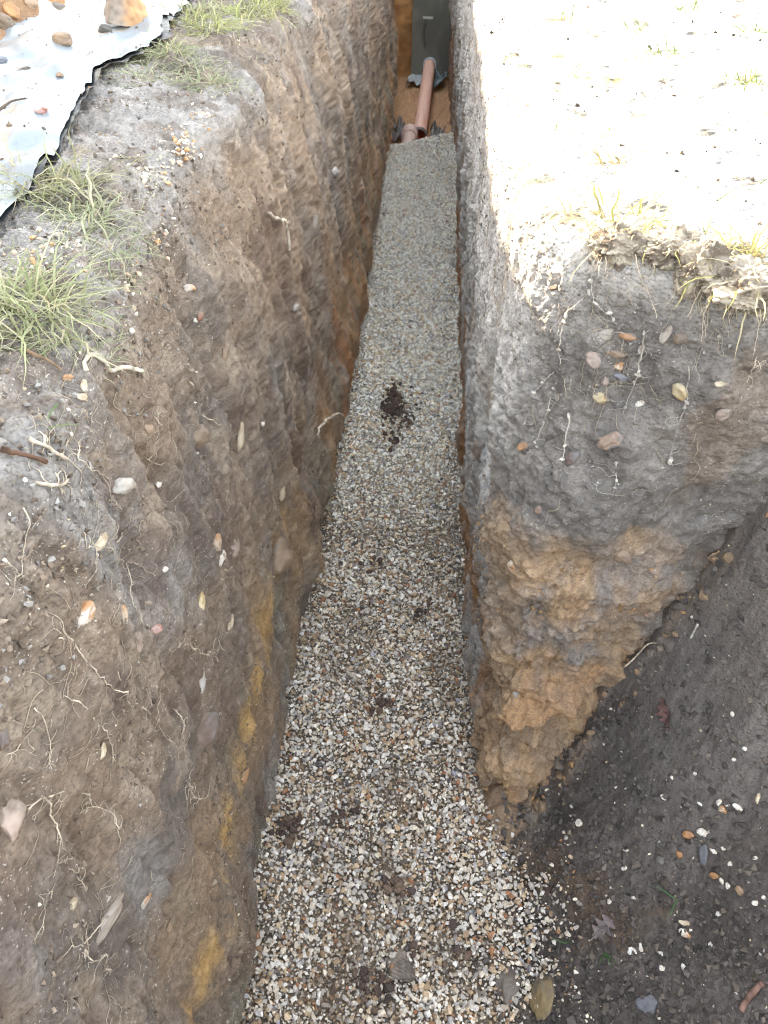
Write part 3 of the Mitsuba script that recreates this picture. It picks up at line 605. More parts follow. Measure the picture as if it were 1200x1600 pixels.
    ([477, 1072, 715], [-0.93, -0.32, 0.19], [0.35, -0.58, 0.74], 11, 8, 'white', 'small white stone chip lying on the dark soil floor', 'white stone chips scattered over the dark soil floor', 'stone_chip'),
    ([520, 761, 379], [-0.7, -0.61, 0.37], [0.63, -0.28, 0.72], 27, 22, 'white', 'largest of the white chips on the dark soil floor, clean and angular', None, 'stone_chip'),
    ([546, 778, 451], [-0.64, -0.69, 0.32], [0.66, -0.29, 0.69], 21, 20, 'orange_cream', 'round tan pebble among a cluster of white chips on the soil floor', None, 'stone_chip'),
    ([497, 766, 355], [-0.58, -0.68, 0.44], [0.74, -0.23, 0.63], 28, 25, 'orange', 'rusty orange pebble bedded in the dark soil floor', None, 'stone_chip'),
    ([485, 741, 311], [-0.52, -0.69, 0.51], [0.81, -0.19, 0.56], 18, 17, 'orange', 'small orange pebble on the dark soil floor', None, 'stone_chip'),
    ([547, 696, 319], [-0.75, -0.49, 0.45], [0.67, -0.51, 0.54], 27, 19, 'orange', 'orange stone just above two white chips on the dark soil floor', None, 'stone_chip'),
    ([584, 661, 338], [-0.61, -0.65, 0.45], [0.35, -0.73, -0.58], 24, 19, 'tan', 'tan pebble standing on edge at the right of the soil floor', None, 'stone_chip'),
    ([499, 635, 214], [-0.4, -0.53, 0.75], [0.92, -0.23, 0.33], 28, 15, 'cream', 'cream flat chip above a pinkish one on the soil floor', None, 'stone_chip'),
    ([500, 619, 199], [-0.34, -0.74, 0.58], [0.89, -0.45, -0.06], 30, 19, 'white_orange', 'cream chip with a pinkish edge on the soil floor', None, 'stone_chip'),
    ([595, 774, 515], [-0.4, -0.8, 0.45], [0.01, 0.49, 0.87], 28, 10, 'cream', 'narrow cream stone standing upright on the soil floor', None, 'stone_chip'),
    ([525, 732, 346], [-0.7, -0.6, 0.39], [-0.02, 0.56, 0.83], 55, 22, 'blue_grey', 'long blue grey stone bedded in the dark soil floor', None, 'stone'),
    ([453, 741, 276], [-0.67, -0.45, 0.59], [0.46, 0.38, 0.8], 28, 21, 'grey', 'round grey pebble on the dark soil floor', None, 'stone_chip'),
    ([396, 1104, 678], [-0.45, -0.89, 0.05], [0.78, -0.37, 0.51], 20, 14, 'tan_pink', 'pinkish chip on the dark slope below the clay corner', None, 'stone_chip'),
    ([417, 498, 122], [-0.39, -0.12, 0.91], [0.92, -0.04, 0.39], 46, 35, 'blue_grey', 'bluish grey stone in the dark soil near the bottom edge', None, 'stone'),
    ([214, 527, 22], [-0.63, 0.16, 0.76], [0.27, 0.96, 0.02], 95, 55, 'ochre', 'ochre yellow slab of stone between the gravel and the dark soil', None, 'stone'),
    ([139, 544, -3], [0.15, 0.05, 0.99], [0.55, 0.82, -0.13], 94, 73, 'grey_brown', 'broad flat grey brown stone among the gravel at the bottom edge', None, 'stone'),
    ([-110, 575, -10], [-0.15, 0.17, 0.97], [0.87, -0.45, 0.21], 99, 69, 'grey_brown', 'striped grey brown lump of rotten wood on the near gravel', None, 'wood_lump'),
    ([201, 657, 7], [-0.46, -0.01, 0.89], [0.89, -0.09, 0.45], 52, 34, 'dark', 'dark blue grey pebble at the right edge of the near gravel', None, 'stone'),
    ([-279, 1882, -7], [0, -0.1, 1], [1, 0.06, 0], 41, 37, 'dark', 'dark pebble on the middle of the gravel bed', None, 'stone'),
    ([54, 697, -1], [-0.08, -0.2, 0.98], [1, 0.03, 0.09], 28, 22, 'blue_grey', 'blue grey pebble on the near gravel', None, 'stone'),
]
# way points (mm), thickness (mm), tint, label, group
ROOTS = [
    ([[-595, 910, 1402], [-599, 935, 1400], [-591, 948, 1395], [-581, 953, 1377], [-584, 977, 1350], [-575, 1007, 1335], [-571, 1050, 1299]], 9.7, 'white', 'thick white cut root lying on the brow of the left bank', None, 'root'),
    ([[-662, 887, 1438], [-634, 876, 1433], [-615, 879, 1413]], 7.3, 'brown', 'straight brown stick on the left bank below the grass', None, 'stick'),
    ([[-621, 697, 1417], [-599, 696, 1411], [-577, 707, 1392]], 12.1, 'dark', 'thick dark brown root at the near edge of the left bank', None, 'root'),
    ([[-595, 723, 1415], [-581, 734, 1387], [-572, 745, 1363]], 8.2, 'cream', 'pale frayed root above the thick dark brown root', None, 'root'),
    ([[-573, 670, 1397], [-560, 682, 1381], [-564, 724, 1344]], 7.2, 'cream', 'short pale cut root just below the thick dark brown root', None, 'root'),
    ([[-574, 782, 1359], [-567, 760, 1356], [-559, 765, 1333], [-556, 781, 1299], [-547, 779, 1277], [-547, 789, 1229]], 2.8, 'cream', 'thin pale root curving down past the smooth grey white pebble', None, 'root'),
    ([[-558, 1260, 1061], [-535, 1281, 1027], [-537, 1388, 908]], 4.6, 'cream', 'thin pale root crossing above the cream tan sliver of stone', None, 'root'),
    ([[-475, 2087, 375], [-461, 2135, 373], [-450, 2226, 340], [-420, 2423, 213]], 13.0, 'cream', 'pale root end reaching out over the gravel', None, 'root'),
    ([[-550, 2016, 1170], [-535, 2100, 1121], [-530, 2164, 1069], [-521, 2147, 1013]], 14.5, 'cream', 'cream root hooked out of the upper left wall', None, 'root'),
    ([[-533, 656, 1287], [-537, 705, 1237], [-566, 787, 1130], [-551, 798, 1107], [-531, 800, 1079]], 3.7, 'cream', 'forked white root beside the cream yellow sliver of flint', None, 'root'),
    ([[-562, 788, 1124], [-543, 738, 1122], [-524, 706, 1115], [-524, 703, 1071], [-524, 699, 1044]], 3.1, 'cream', 'long root running down from the forked white root', None, 'root'),
    ([[-541, 824, 1210], [-546, 806, 1197], [-549, 780, 1196], [-536, 716, 1234]], 3.7, 'cream', 'white root running down to the cream yellow sliver of flint', None, 'root'),
    ([[-525, 756, 943], [-522, 802, 901], [-515, 834, 855], [-509, 865, 785], [-509, 908, 734], [-510, 963, 666]], 5.3, 'cream', 'arched white root in the middle of the left wall', None, 'root'),
    ([[-529, 527, 1269], [-532, 549, 1213], [-517, 549, 1180], [-512, 560, 1131], [-510, 584, 1065], [-518, 626, 955], [-512, 639, 876], [-498, 630, 816]], 3.6, 'cream', 'longest thin root running slantwise down the left wall', None, 'root'),
    ([[-530, 498, 1198], [-524, 507, 1162], [-516, 513, 1122], [-510, 514, 1097], [-517, 510, 1052], [-515, 503, 1017]], 3.4, 'cream', 'thin root bending downwards below the longest slanting root', None, 'root'),
    ([[-560, 403, 1219], [-556, 427, 1202], [-554, 447, 1198], [-550, 456, 1212]], 3.5, 'cream', 'pale root rising from the near end of the left wall', None, 'root'),
    ([[-576, 624, 1387], [-569, 608, 1369], [-567, 584, 1354], [-560, 565, 1345], [-556, 539, 1357], [-557, 518, 1357]], 3.0, 'cream', 'frayed pale root hanging at the near edge below the dark root', None, 'root'),
    ([[-570, 552, 1376], [-568, 561, 1353], [-560, 564, 1333]], 3.0, 'cream', 'short pale root joining the frayed one at the near edge', None, 'root'),
    ([[-546, 381, 1146], [-544, 397, 1137], [-534, 428, 1099], [-529, 449, 1044], [-522, 452, 1005], [-519, 456, 971], [-513, 450, 943], [-514, 438, 910]], 4.4, 'cream', 'arched pale root low on the near left wall', None, 'root'),
    ([[-542, 396, 1134], [-540, 391, 1086], [-528, 376, 1065], [-527, 364, 1036], [-537, 368, 944]], 4.3, 'cream', 'pale root dropping from the arched one on the near left wall', None, 'root'),
    ([[-529, 375, 1067], [-525, 345, 1058], [-525, 309, 1054], [-529, 276, 1025]], 2.5, 'cream', 'very thin root trailing downwards near the bottom of the left wall', None, 'root'),
    ([[-510, 301, 949], [-520, 332, 904], [-515, 348, 892], [-517, 376, 821]], 3.8, 'cream', 'pale root lying over the long smooth grey stone', None, 'root'),
    ([[-515, 289, 974], [-514, 303, 906], [-511, 313, 844], [-520, 314, 771]], 3.8, 'cream', 'pale root below the long smooth grey stone', None, 'root'),
    ([[-498, 629, 757], [-497, 630, 702], [-499, 659, 612], [-497, 694, 578], [-499, 719, 559]], 5.4, 'cream', 'tangled pale root beside the yellow clay band', None, 'root'),
    ([[-521, 710, 840], [-507, 699, 809], [-511, 682, 796], [-507, 687, 756]], 4.5, 'cream', 'knotted pale root left of the large dark stone', None, 'root'),
    ([[-547, 468, 1224], [-543, 461, 1195], [-539, 446, 1167], [-534, 431, 1152]], 3.2, 'cream', 'pale root running upright near the near end of the left wall', None, 'root'),
    ([[-561, 1009, 1253], [-556, 1011, 1241], [-553, 1024, 1207]], 3.1, 'cream', 'short thin root beside the tan lump of stone', None, 'root'),
    ([[-568, 950, 1201], [-559, 969, 1172], [-549, 991, 1155]], 2.7, 'cream', 'short wavy root above the small white angular chip', None, 'root'),
    ([[173, 1238, 1437], [162, 1226, 1389], [139, 1221, 1354], [126, 1225, 1320], [124, 1214, 1276], [128, 1210, 1238]], 4.4, 'grey', 'long grey root hanging from the dry turf down the right corner', None, 'root'),
    ([[164, 1240, 1432], [162, 1226, 1389], [166, 1212, 1364], [183, 1202, 1356], [205, 1198, 1342]], 3.8, 'grey', 'grey root curling at its end under the dry turf', None, 'root'),
    ([[223, 1218, 1445], [230, 1199, 1423], [247, 1180, 1398], [264, 1170, 1362]], 3.7, 'cream', 'straight pale root hanging under the rim of the right corner', None, 'root'),
    ([[255, 1170, 1340], [253, 1164, 1283], [255, 1161, 1250], [256, 1166, 1210], [248, 1150, 1181]], 5.0, 'grey', 'knobbly grey root hanging in the middle of the right corner', None, 'root'),
    ([[129, 1215, 1219], [101, 1238, 1168], [90, 1238, 1131], [88, 1233, 1081]], 4.1, 'grey', 'thin grey root bending down the left side of the right corner', None, 'root'),
    ([[131, 1212, 1184], [122, 1215, 1148], [120, 1210, 1108], [112, 1203, 1066]], 4.1, 'grey', 'thin grey root parallel to its neighbour on the right corner', None, 'root'),
    ([[159, 1183, 1144], [159, 1167, 1111], [157, 1150, 1065]], 4.1, 'grey', 'short grey root above the dark red wedge of stone', None, 'root'),
    ([[333, 1137, 1285], [340, 1122, 1243], [341, 1123, 1195], [339, 1122, 1145], [343, 1118, 1091]], 4.5, 'grey', 'long grey root passing the large cream flint', None, 'root'),
    ([[428, 1122, 1324], [427, 1120, 1298], [428, 1120, 1272]], 4.4, 'cream', 'short pale root at the far right of the earth corner', None, 'root'),
    ([[250, 1112, 1098], [250, 1104, 1066], [249, 1091, 1035]], 5.8, 'grey', 'lumpy grey root below the big pinkish tan stone', None, 'root'),
    ([[382, 1093, 493], [393, 1090, 521], [408, 1094, 555], [416, 1092, 585], [432, 1078, 612]], 7.3, 'cream', 'pale dry stem arching out beside the foot of the clay corner', None, 'dry_stem'),
    ([[603, 505, 294], [579, 488, 277], [553, 462, 261]], 20.8, 'pinkbrown', 'thick pinkish brown root at the bottom right of the dark soil', None, 'root'),
    ([[476, 1040, 684], [479, 1044, 701], [482, 1048, 722]], 8.2, 'grey', 'small grey twig on the dark slope below the corner', None, 'twig'),
]
TUFTS = [
    ([-678, 979, 1441], 0.062, 95, 0.085, 'green', 'dense green grass tuft at the near edge of the left bank', 1, 1.15),
    ([-731, 1001, 1448], 0.035, 40, 0.075, 'green', 'grass tuft cut by the frame beside the dense green one', 2, 1.0),
    ([-807, 1417, 1447], 0.07, 70, 0.07, 'olive', 'straggling olive grass tuft beside the lower corner of the white sheet', 3, 1.1),
    ([-861, 1414, 1465], 0.04, 45, 0.065, 'olive', 'thin grass tuft against the edge of the white sheet', 4, 1.0),
    ([-705, 1309, 1440], 0.055, 45, 0.065, 'pale', 'flattened pale grass tuft on the bare grey bank', 5, 1.35),
    ([-667, 1248, 1422], 0.03, 16, 0.06, 'pale', 'small sparse grass tuft nearest the scattered chips', 15, 1.35),
    ([-937, 2347, 1449], 0.05, 45, 0.05, 'pale', 'low grass tuft at the torn black edge of the sheet', 6, 1.3),
    ([-857, 2391, 1464], 0.06, 60, 0.055, 'green', 'low green grass tuft on the rim of the left bank', 7, 1.2),
    ([-700, 2165, 1443], 0.055, 55, 0.055, 'pale', 'grass tuft overhanging the rim of the left trench wall', 8, 1.25),
    ([-774, 2301, 1447], 0.06, 45, 0.05, 'pale', 'trodden grass tuft between the sheet and the trench rim', 9, 1.35),
    ([-866, 2187, 1443], 0.06, 38, 0.05, 'pale', 'thin trodden grass tuft on the grey bank', 10, 1.4),
    ([-821, 2747, 1456], 0.1, 110, 0.06, 'yellow', 'sunny yellow green grass tuft at the far left rim', 11, 1.1),
    ([-763, 3008, 1434], 0.1, 110, 0.06, 'yellow', 'yellow green grass tuft overhanging the far trench rim', 12, 1.15),
    ([-914, 2884, 1464], 0.07, 60, 0.06, 'green', 'green grass tuft beside the far edge of the white sheet', 13, 1.15),
    ([-731, 3198, 1432], 0.09, 100, 0.06, 'yellow', 'yellow green grass tuft farthest along the left rim', 14, 1.1),
    ([388, 1173, 1437], 0.05, 75, 0.085, 'straw', 'sunlit straw pale grass tuft hanging over the right rim', 21, 1.35),
    ([419, 1188, 1447], 0.04, 50, 0.08, 'straw', 'sunlit grass tuft at the right edge of the frame', 22, 1.2),
    ([200, 1341, 1450], 0.055, 60, 0.085, 'straw', 'dry grass tuft hanging over the front rim of the right bank', 23, 1.4),
    ([226, 1296, 1450], 0.045, 35, 0.08, 'straw', 'dry straw tuft with dangling stems on the front rim', 24, 1.45),
    ([317, 1254, 1452], 0.05, 30, 0.07, 'straw', 'thin dry tuft between the two sunlit ones on the right rim', 25, 1.4),
    ([257, 2256, 1453], 0.035, 22, 0.045, 'green', 'small green grass tuft on the bright right lawn, nearest the middle', 31, 1.1),
    ([433, 2415, 1453], 0.04, 28, 0.045, 'green', 'small green grass tuft in the middle of the bright right lawn', 32, 1.1),
    ([518, 2496, 1451], 0.04, 24, 0.045, 'lawn', 'small grass tuft right of the middle one on the bright lawn', 33, 1.1),
    ([651, 2231, 1450], 0.04, 26, 0.045, 'lawn', 'small green grass tuft at the right of the bright lawn', 34, 1.1),
    ([714, 3103, 1451], 0.04, 26, 0.045, 'lawn', 'green grass tuft at the top of the bright lawn', 35, 1.1),
    ([859, 2793, 1450], 0.04, 22, 0.045, 'lawn', 'green grass tuft at the upper right of the bright lawn', 36, 1.1),
    ([288, 2929, 1451], 0.04, 18, 0.045, 'lawn', 'pale grass tuft at the upper left of the bright lawn', 37, 1.1),
    ([701, 2206, 1447], 0.04, 20, 0.045, 'lawn', 'grass tuft at the right edge of the bright lawn', 38, 1.1),
    ([487, 2794, 1449], 0.04, 20, 0.045, 'lawn', 'grass tuft just above the middle of the bright lawn', 39, 1.1),
    ([329, 2188, 1453], 0.02, 14, 0.05, 'straw', 'thin dry tuft on the bright lawn', 40, 1.1),
    ([245, 1633, 1447], 0.03, 24, 0.055, 'rust', 'rusty dry plant tuft on the bright bare ground', 41, 1.2),
]
SPOT = {
    'oak_leaf_red': ([455, 969, 509], [-0.82, -0.48, 0.31]),
    'oak_leaf_grey': ([350, 652, 114], [-0.36, -0.31, 0.88]),
    'sprig_fork': ([487, 674, 238], [-0.49, -0.64, 0.59]),
    'sprig_dark': ([347, 598, 105], [-0.67, 0.03, 0.74]),
    'blade_near': ([272, 632, 46], [-0.7, -0.2, 0.69]),
    'blade_gravel': ([-28, 692, -10], [-0.11, -0, 0.99]),
    'blade_left': ([-594, 800, 1410], [0.71, -0.35, 0.61]),
    'blade_left2': ([-594, 757, 1402], [0.84, -0.25, 0.49]),
    'clod_a': ([-221, 2793, -15], [-0.07, -0.07, 1]),
    'clod_b': ([-191, 1256, -5], [0.05, -0.03, 1]),
    'clod_c': ([-264, 910, -4], [-0.02, -0.01, 1]),
    'clod_d': ([-422, 878, -12], [0.02, -0.27, 0.96]),
    'clod_e': ([-250, 1854, -9], [-0.01, 0.04, 1]),
    'clod_f': ([-75, 1625, 1], [0.15, -0.01, 0.99]),
    'clod_g': ([0, 624, -8], [-0.14, 0.06, 0.99]),
    'clod_h': ([-185, 548, -17], [0.04, -0.18, 0.98]),
    'clod_i': ([-127, 732, -6], [0.05, 0.04, 1]),
    'chips_a': ([-666, 1757, 1426], [0.54, -0.18, 0.82]),
    'chips_b': ([-640, 1432, 1359], [0.9, -0.42, 0.08]),
    'chips_c': ([-739, 1148, 1454], [0.07, -0.43, 0.9]),
    'chips_d': ([-658, 1925, 1430], [0.52, -0.25, 0.81]),
    'chips_e': ([-633, 1234, 1377], [0.87, -0.31, 0.39]),
    'chips_f': ([-680, 1578, 1425], [0.39, -0.06, 0.92]),
    'heap_stone_a': ([-1330, 2813, 1476], [0.58, -0.13, 0.81]),
    'heap_stone_b': ([-1378, 2587, 1513], [0.73, -0.21, 0.66]),
    'heap_stone_c': ([-1358, 2695, 1514], [0.73, -0.03, 0.68]),
    'heap_stone_d': ([-1376, 2523, 1496], [0.67, -0.06, 0.74]),
    'sheet_rock': ([-1035, 2593, 1470], [-0.12, -0.29, 0.95]),
    'sheet_clod': ([-1146, 2363, 1463], [0.54, -0.38, 0.75]),
    'sheet_dark': ([-1086, 2538, 1458], [0.12, -0.29, 0.95]),
    'sheet_stone': ([-1232, 2161, 1461], [0.2, -0.27, 0.94]),
    'sheet_red': ([-962, 1752, 1457], [0.29, -0.32, 0.9]),
    'sheet_bit_a': ([-1125, 2075, 1477], [-0.04, -0.44, 0.9]),
    'sheet_bit_b': ([-1147, 2076, 1470], [0.07, -0.44, 0.9]),
    'sheet_bit_c': ([-1189, 2444, 1470], [0.21, -0.21, 0.95]),
    'sheet_bit_d': ([-987, 1647, 1464], [0.2, -0.37, 0.91]),
    'sheet_bit_e': ([-1031, 2041, 1461], [-0.03, -0.42, 0.91]),
    'twig_a': ([-1044, 1715, 1470], [0.31, -0.26, 0.92]),
    'twig_b': ([-1046, 1794, 1460], [0.27, -0.29, 0.92]),
    'twig_c': ([-1022, 1824, 1457], [0.47, -0.22, 0.86]),
    'turf_a': ([388, 1154, 1420], [-0.09, -0.78, 0.62]),
    'turf_b': ([200, 1257, 1441], [-0.15, -0.52, 0.84]),
    'turf_c': ([319, 1191, 1432], [-0.21, -0.6, 0.77]),
    'turf_d': ([139, 1269, 1434], [-0.3, -0.5, 0.81]),
    'turf_e': ([283, 1232, 1444], [-0.13, -0.32, 0.94]),
}
# TABLES END
# ------------------------------------------------------------------ finding the surface again
LN, RN = grid_normals(LV), grid_normals(RV)
RN *= np.sign(RN[len(zr) // 2, len(sp) // 3, 0]) * -1
mL = (LV[..., 1] > 0.2) & (LV[..., 1] < 4.5) & (LV[..., 0] > -2.2)
mR = (RV[..., 1] > 0.6) & (RV[..., 1] < 4.5) & (RV[..., 0] < 1.6)
FV = np.stack([FX, FY, FZ2], -1)
FN = grid_normals(FV)
FN *= np.sign(FN[..., 2:3])
mF = (FY > 0.2) & (FY < 2.0)
PTS = np.vstack([LV[mL], RV[mR], FV[mF]])
NRM = np.vstack([LN[mL], RN[mR], FN[mF]])
TREE = cKDTree(PTS)
mG = mL & (LV[..., 2] > 1.40)
GT, GTZ = cKDTree(LV[mG][:, :2]), LV[mG][:, 2]


from meshkit import fbm as fbm3


def snap(p):
    i = TREE.query(np.atleast_2d(p))[1]
    return PTS[i], NRM[i]


def unit(a):
    a = np.asarray(a, float)
    return a / (np.linalg.norm(a) + 1e-12)


# ------------------------------------------------------------------ stones
TINT = {'grey_white': ([0.50, 0.48, 0.45], [0.38, 0.34, 0.29]), 'cream': ([0.60, 0.52, 0.38], [0.42, 0.33, 0.22]), 'white_orange': ([0.68, 0.63, 0.56], [0.50, 0.24, 0.09]), 'pink': ([0.40, 0.31, 0.26], [0.30, 0.24, 0.20]),
        'pinkred': ([0.48, 0.32, 0.29], [0.34, 0.15, 0.12]), 'orange_cream': ([0.55, 0.45, 0.33], [0.42, 0.22, 0.10]), 'yellow': ([0.58, 0.49, 0.30], [0.44, 0.31, 0.13]), 'tan': ([0.30, 0.21, 0.14], [0.24, 0.17, 0.12]),
        'white': ([0.76, 0.73, 0.67], [0.60, 0.54, 0.45]), 'dark_red': ([0.13, 0.085, 0.072], [0.16, 0.15, 0.15]), 'brown': ([0.20, 0.145, 0.10], [0.15, 0.115, 0.09]), 'orange': ([0.42, 0.22, 0.10], [0.34, 0.19, 0.10]),
        'grey_cream': ([0.42, 0.38, 0.33], [0.30, 0.25, 0.20]), 'rust': ([0.27, 0.11, 0.06], [0.22, 0.12, 0.08]), 'blue_grey': ([0.19, 0.20, 0.23], [0.15, 0.155, 0.17]), 'tan_pink': ([0.36, 0.25, 0.18], [0.29, 0.20, 0.15]),
        'grey': ([0.16, 0.15, 0.14], [0.12, 0.11, 0.10]), 'ochre': ([0.25, 0.185, 0.085], [0.16, 0.13, 0.09]), 'grey_brown': ([0.17, 0.145, 0.12], [0.12, 0.10, 0.085]), 'dark': ([0.06, 0.06, 0.066], [0.085, 0.08, 0.08])}


def pebble(pos, n, t, length, width, tint, seed, angular=0.5, thick=0.75, sink=0.25, soil=None):
    """A worn stone, its long axis along t, part of it sunk into what it lies on. Returns (mesh, colours)."""
    r = np.random.default_rng(seed)
    m = trimesh.creation.icosphere(subdivisions=3 if length > 0.016 else 2)
    v = np.array(m.vertices)
    for _ in range(int(3 + 7 * angular)):                     # broken flats
        q = unit(r.normal(size=3))
        cut = 0.62 + 0.30 * r.random()
        v -= np.maximum(v @ q - cut, 0)[:, None] * q * 0.9
    off = r.random(3) * 90
    v *= 1 + (0.30 + 0.25 * angular) * (fbm3(v * 1.25 + off, 4, seed % 50) - 0.5)[:, None] * 2
    w = sst(-0.35, 0.75, v[:, 0] + 1.2 * (fbm3(v * 2 + off, 3, 5) - 0.5) * 2)
    a, b = TINT[tint]
    col = mixc(np.asarray(a) * (1 + 0.10 * r.normal()), b, w)
    col *= (1 + 0.5 * (fbm3(v * 5 + off, 3, 9) - 0.5))[:, None]
    if soil is not None:                                     # earth still sticking to it
        grime = np.clip(sst(0.10, -0.30, v[:, 2] - 0.25 + 1.5 * (fbm3(v * 2.4 + off, 4, 3) - 0.5)) + 0.30, 0, 1)
        col = mixc(col, np.asarray(soil) * (1 + 0.25 * (fbm3(v * 9, 2, 2) - 0.5)[:, None]), grime)
    n, t = unit(n), np.asarray(t, float)
    t = unit(t - n * (t @ n))
    M = np.stack([t * length / 2, np.cross(n, t) * width / 2, n * width / 2 * thick], 0)
    return (v @ M + np.asarray(pos) + n * width * thick * (0.5 - sink) * 0.6, np.array(m.faces)), np.clip(col, 0.02, 0.85)


for i, (p, n, t, L_, W_, tint, lab, grp, name) in enumerate(STONES):
    p0 = np.array(p) / 1000
    if name == 'embedded_stone':
        q, qn = snap(p0)
        m_, c_ = pebble(p0, n, t, L_ / 1000 * (1.10 if p[0] < -300 else 0.98), W_ / 1000 * (1.03 if p[0] < -300 else 0.92), tint, 500 + i, 0.7, 0.8, 0.50, [0.215, 0.17, 0.13] if p[0] < -300 else [0.165, 0.15, 0.14])
        cat = 'stone'
    elif name == 'wood_lump':
        m_, c_ = pebble(p0, n, t, L_ / 1000, W_ / 1000, tint, 500 + i, 0.8, 0.5, 0.0)
        v_ = m_[0]
        c_ = c_ * (1 + 0.35 * np.sin(((v_ - p0) @ np.cross(n, t)) * 900 + 3 * n2(v_[:, 0] * 60, v_[:, 1] * 60, 2)))[:, None]
        cat = 'wood'
    else:
        sc_ = 0.84 if name == 'stone_chip' else 1.05
        m_, c_ = pebble(p0, n, t, L_ / 1000 * sc_, W_ / 1000 * sc_, tint, 500 + i, 0.8, 0.7 if name != 'stone' else 0.55, 0.12, [0.10, 0.086, 0.078] if name == 'stone' else None)
        cat = 'stone'
    add(name, m_, 'stone_material', c_, label=lab, category=cat, group=grp)

# ------------------------------------------------------------------ roots
RTINT = {'white': [0.62, 0.56, 0.46], 'cream': [0.50, 0.43, 0.34], 'brown': [0.24, 0.16, 0.10], 'dark': [0.13, 0.075, 0.05], 'grey': [0.42, 0.39, 0.345], 'pinkbrown': [0.23, 0.14, 0.11]}


def smooth_path(pts, n):
    pts = np.asarray(pts, float)
    k = np.r_[0, np.cumsum(np.linalg.norm(np.diff(pts, axis=0), axis=1))]
    u = np.linspace(0, k[-1], n)
    f = [PchipInterpolator(k, pts[:, j]) if len(pts) > 2 else (lambda x, j=j: np.interp(x, k, pts[:, j])) for j in range(3)]
    return np.stack([g_(u) for g_ in f], 1)


def tube(path, radii, sides=6):
    p = np.asarray(path, float)
    t = np.gradient(p, axis=0)
    t /= np.linalg.norm(t, axis=1, keepdims=True) + 1e-12
    a = np.cross(t, [0.3, 0.9, 0.31])
    a /= np.linalg.norm(a, axis=1, keepdims=True) + 1e-12
    b, an = np.cross(t, a), np.arange(sides) * 2 * PI / sides
    v = p[:, None] + np.broadcast_to(radii, (len(p),))[:, None, None] * (np.cos(an)[None, :, None] * a[:, None] + np.sin(an)[None, :, None] * b[:, None])
    i, j = np.meshgrid(np.arange(len(p) - 1), np.arange(sides), indexing='ij')
    q = np.stack([i * sides + j, i * sides + (j + 1) % sides, (i + 1) * sides + (j + 1) % sides, (i + 1) * sides + j], -1).reshape(-1, 4)
    e = np.array([[0, k, k + 1] for k in range(1, sides - 1)])
    f = np.vstack([q[:, [0, 1, 2]], q[:, [0, 2, 3]], e[:, ::-1], e + (len(p) - 1) * sides])
    return v.reshape(-1, 3), f


def join(ms):
    vs, fs, at = [], [], 0
    for v, f in ms:
        vs.append(v)
        fs.append(f + at)
        at += len(v)
    return np.vstack(vs), np.vstack(fs)


def crawl(start, heading, length, step, r, wander=0.35, lift=0.0015, gravity=0.0):
    """A wandering line that hugs the earth's surface."""
    p, n = snap(start)
    p, n, d_ = p[0], n[0], unit(heading)
    out = [p + n * lift]
    for _ in range(max(2, int(length / step))):
        d_ = unit(d_ + wander * r.normal(size=3) + gravity * np.array([0, 0, -1.0]))
        d_ = unit(d_ - n * (d_ @ n))
        q, n = snap(p + d_ * step)
        q, n = q[0], n[0]
        if np.linalg.norm(q - p) < step * 0.2:
            d_ = unit(d_ + 1.2 * r.normal(size=3))
        p = q
        out.append(p + n * lift * (1 + 0.8 * r.random()))
    out = np.array(out)
    out[1:-1] = (out[:-2] + 2 * out[1:-1] + out[2:]) / 4
    return out


for i, (pts, W_, tint, lab, grp, name) in enumerate(ROOTS):
    r = np.random.default_rng(900 + i)
    P_ = np.array(pts) / 1000
    ln = np.linalg.norm(np.diff(P_, axis=0), axis=1).sum()
    n_ = max(10, int(ln / 0.006))
    path = smooth_path(P_, n_)
    wig = np.stack([fb(np.arange(n_) * 0.16, k * 7.0 + i, 3, k) for k in range(3)], 1)
    thick_ = W_ / 2000 * (0.52 if W_ < 6 else 0.72)
    if name in ('root',):
        path += wig * min(0.006, 0.003 + ln * 0.014) + r.normal(size=path.shape) * 0.0006
    taper = np.linspace(1.0, 0.55 if W_ < 8 else 0.85, n_) * (1 + 0.22 * fb(np.arange(n_) * 0.35, i * 3.0, 2, 4))
    ms = [tube(path, thick_ * taper, 7)]
    if name == 'root' and W_ < 9:
        for k in range(4 + int(ln / 0.014)):                  # side rootlets
            s_ = path[r.integers(1, n_ - 1)]
            b_ = crawl(s_, r.normal(size=3) + [0, 0, -0.4], 0.010 + 0.05 * r.random() ** 2, 0.0045, r, 0.55)
            b_[0] = s_
            ms.append(tube(b_, max(0.00035, thick_ * 0.45) * np.linspace(1, 0.6, len(b_)), 4))
        if tint == 'grey':                                   # soil clinging in knobs
            for k in range(2 + int(ln / 0.035)):
                m_, _ = pebble(path[r.integers(0, n_)], r.normal(size=3), r.normal(size=3), 0.008 + 0.006 * r.random(), 0.006, 'grey', 40 + k, 0.2, 0.9, 0.5)
                ms.append(m_)
    v_, f_ = join(ms)
    col = np.asarray(RTINT[tint]) * (0.92 + 0.45 * fb(v_[:, 0] * 90 + v_[:, 1] * 40, v_[:, 2] * 90, 2, 6))[:, None]
    add(name, (v_, f_), 'root_material', np.clip(col, 0.02, 0.8), label=lab, group=grp, category={'root': 'root', 'stick': 'stick', 'dry_stem': 'stem', 'twig': 'twig'}[name])

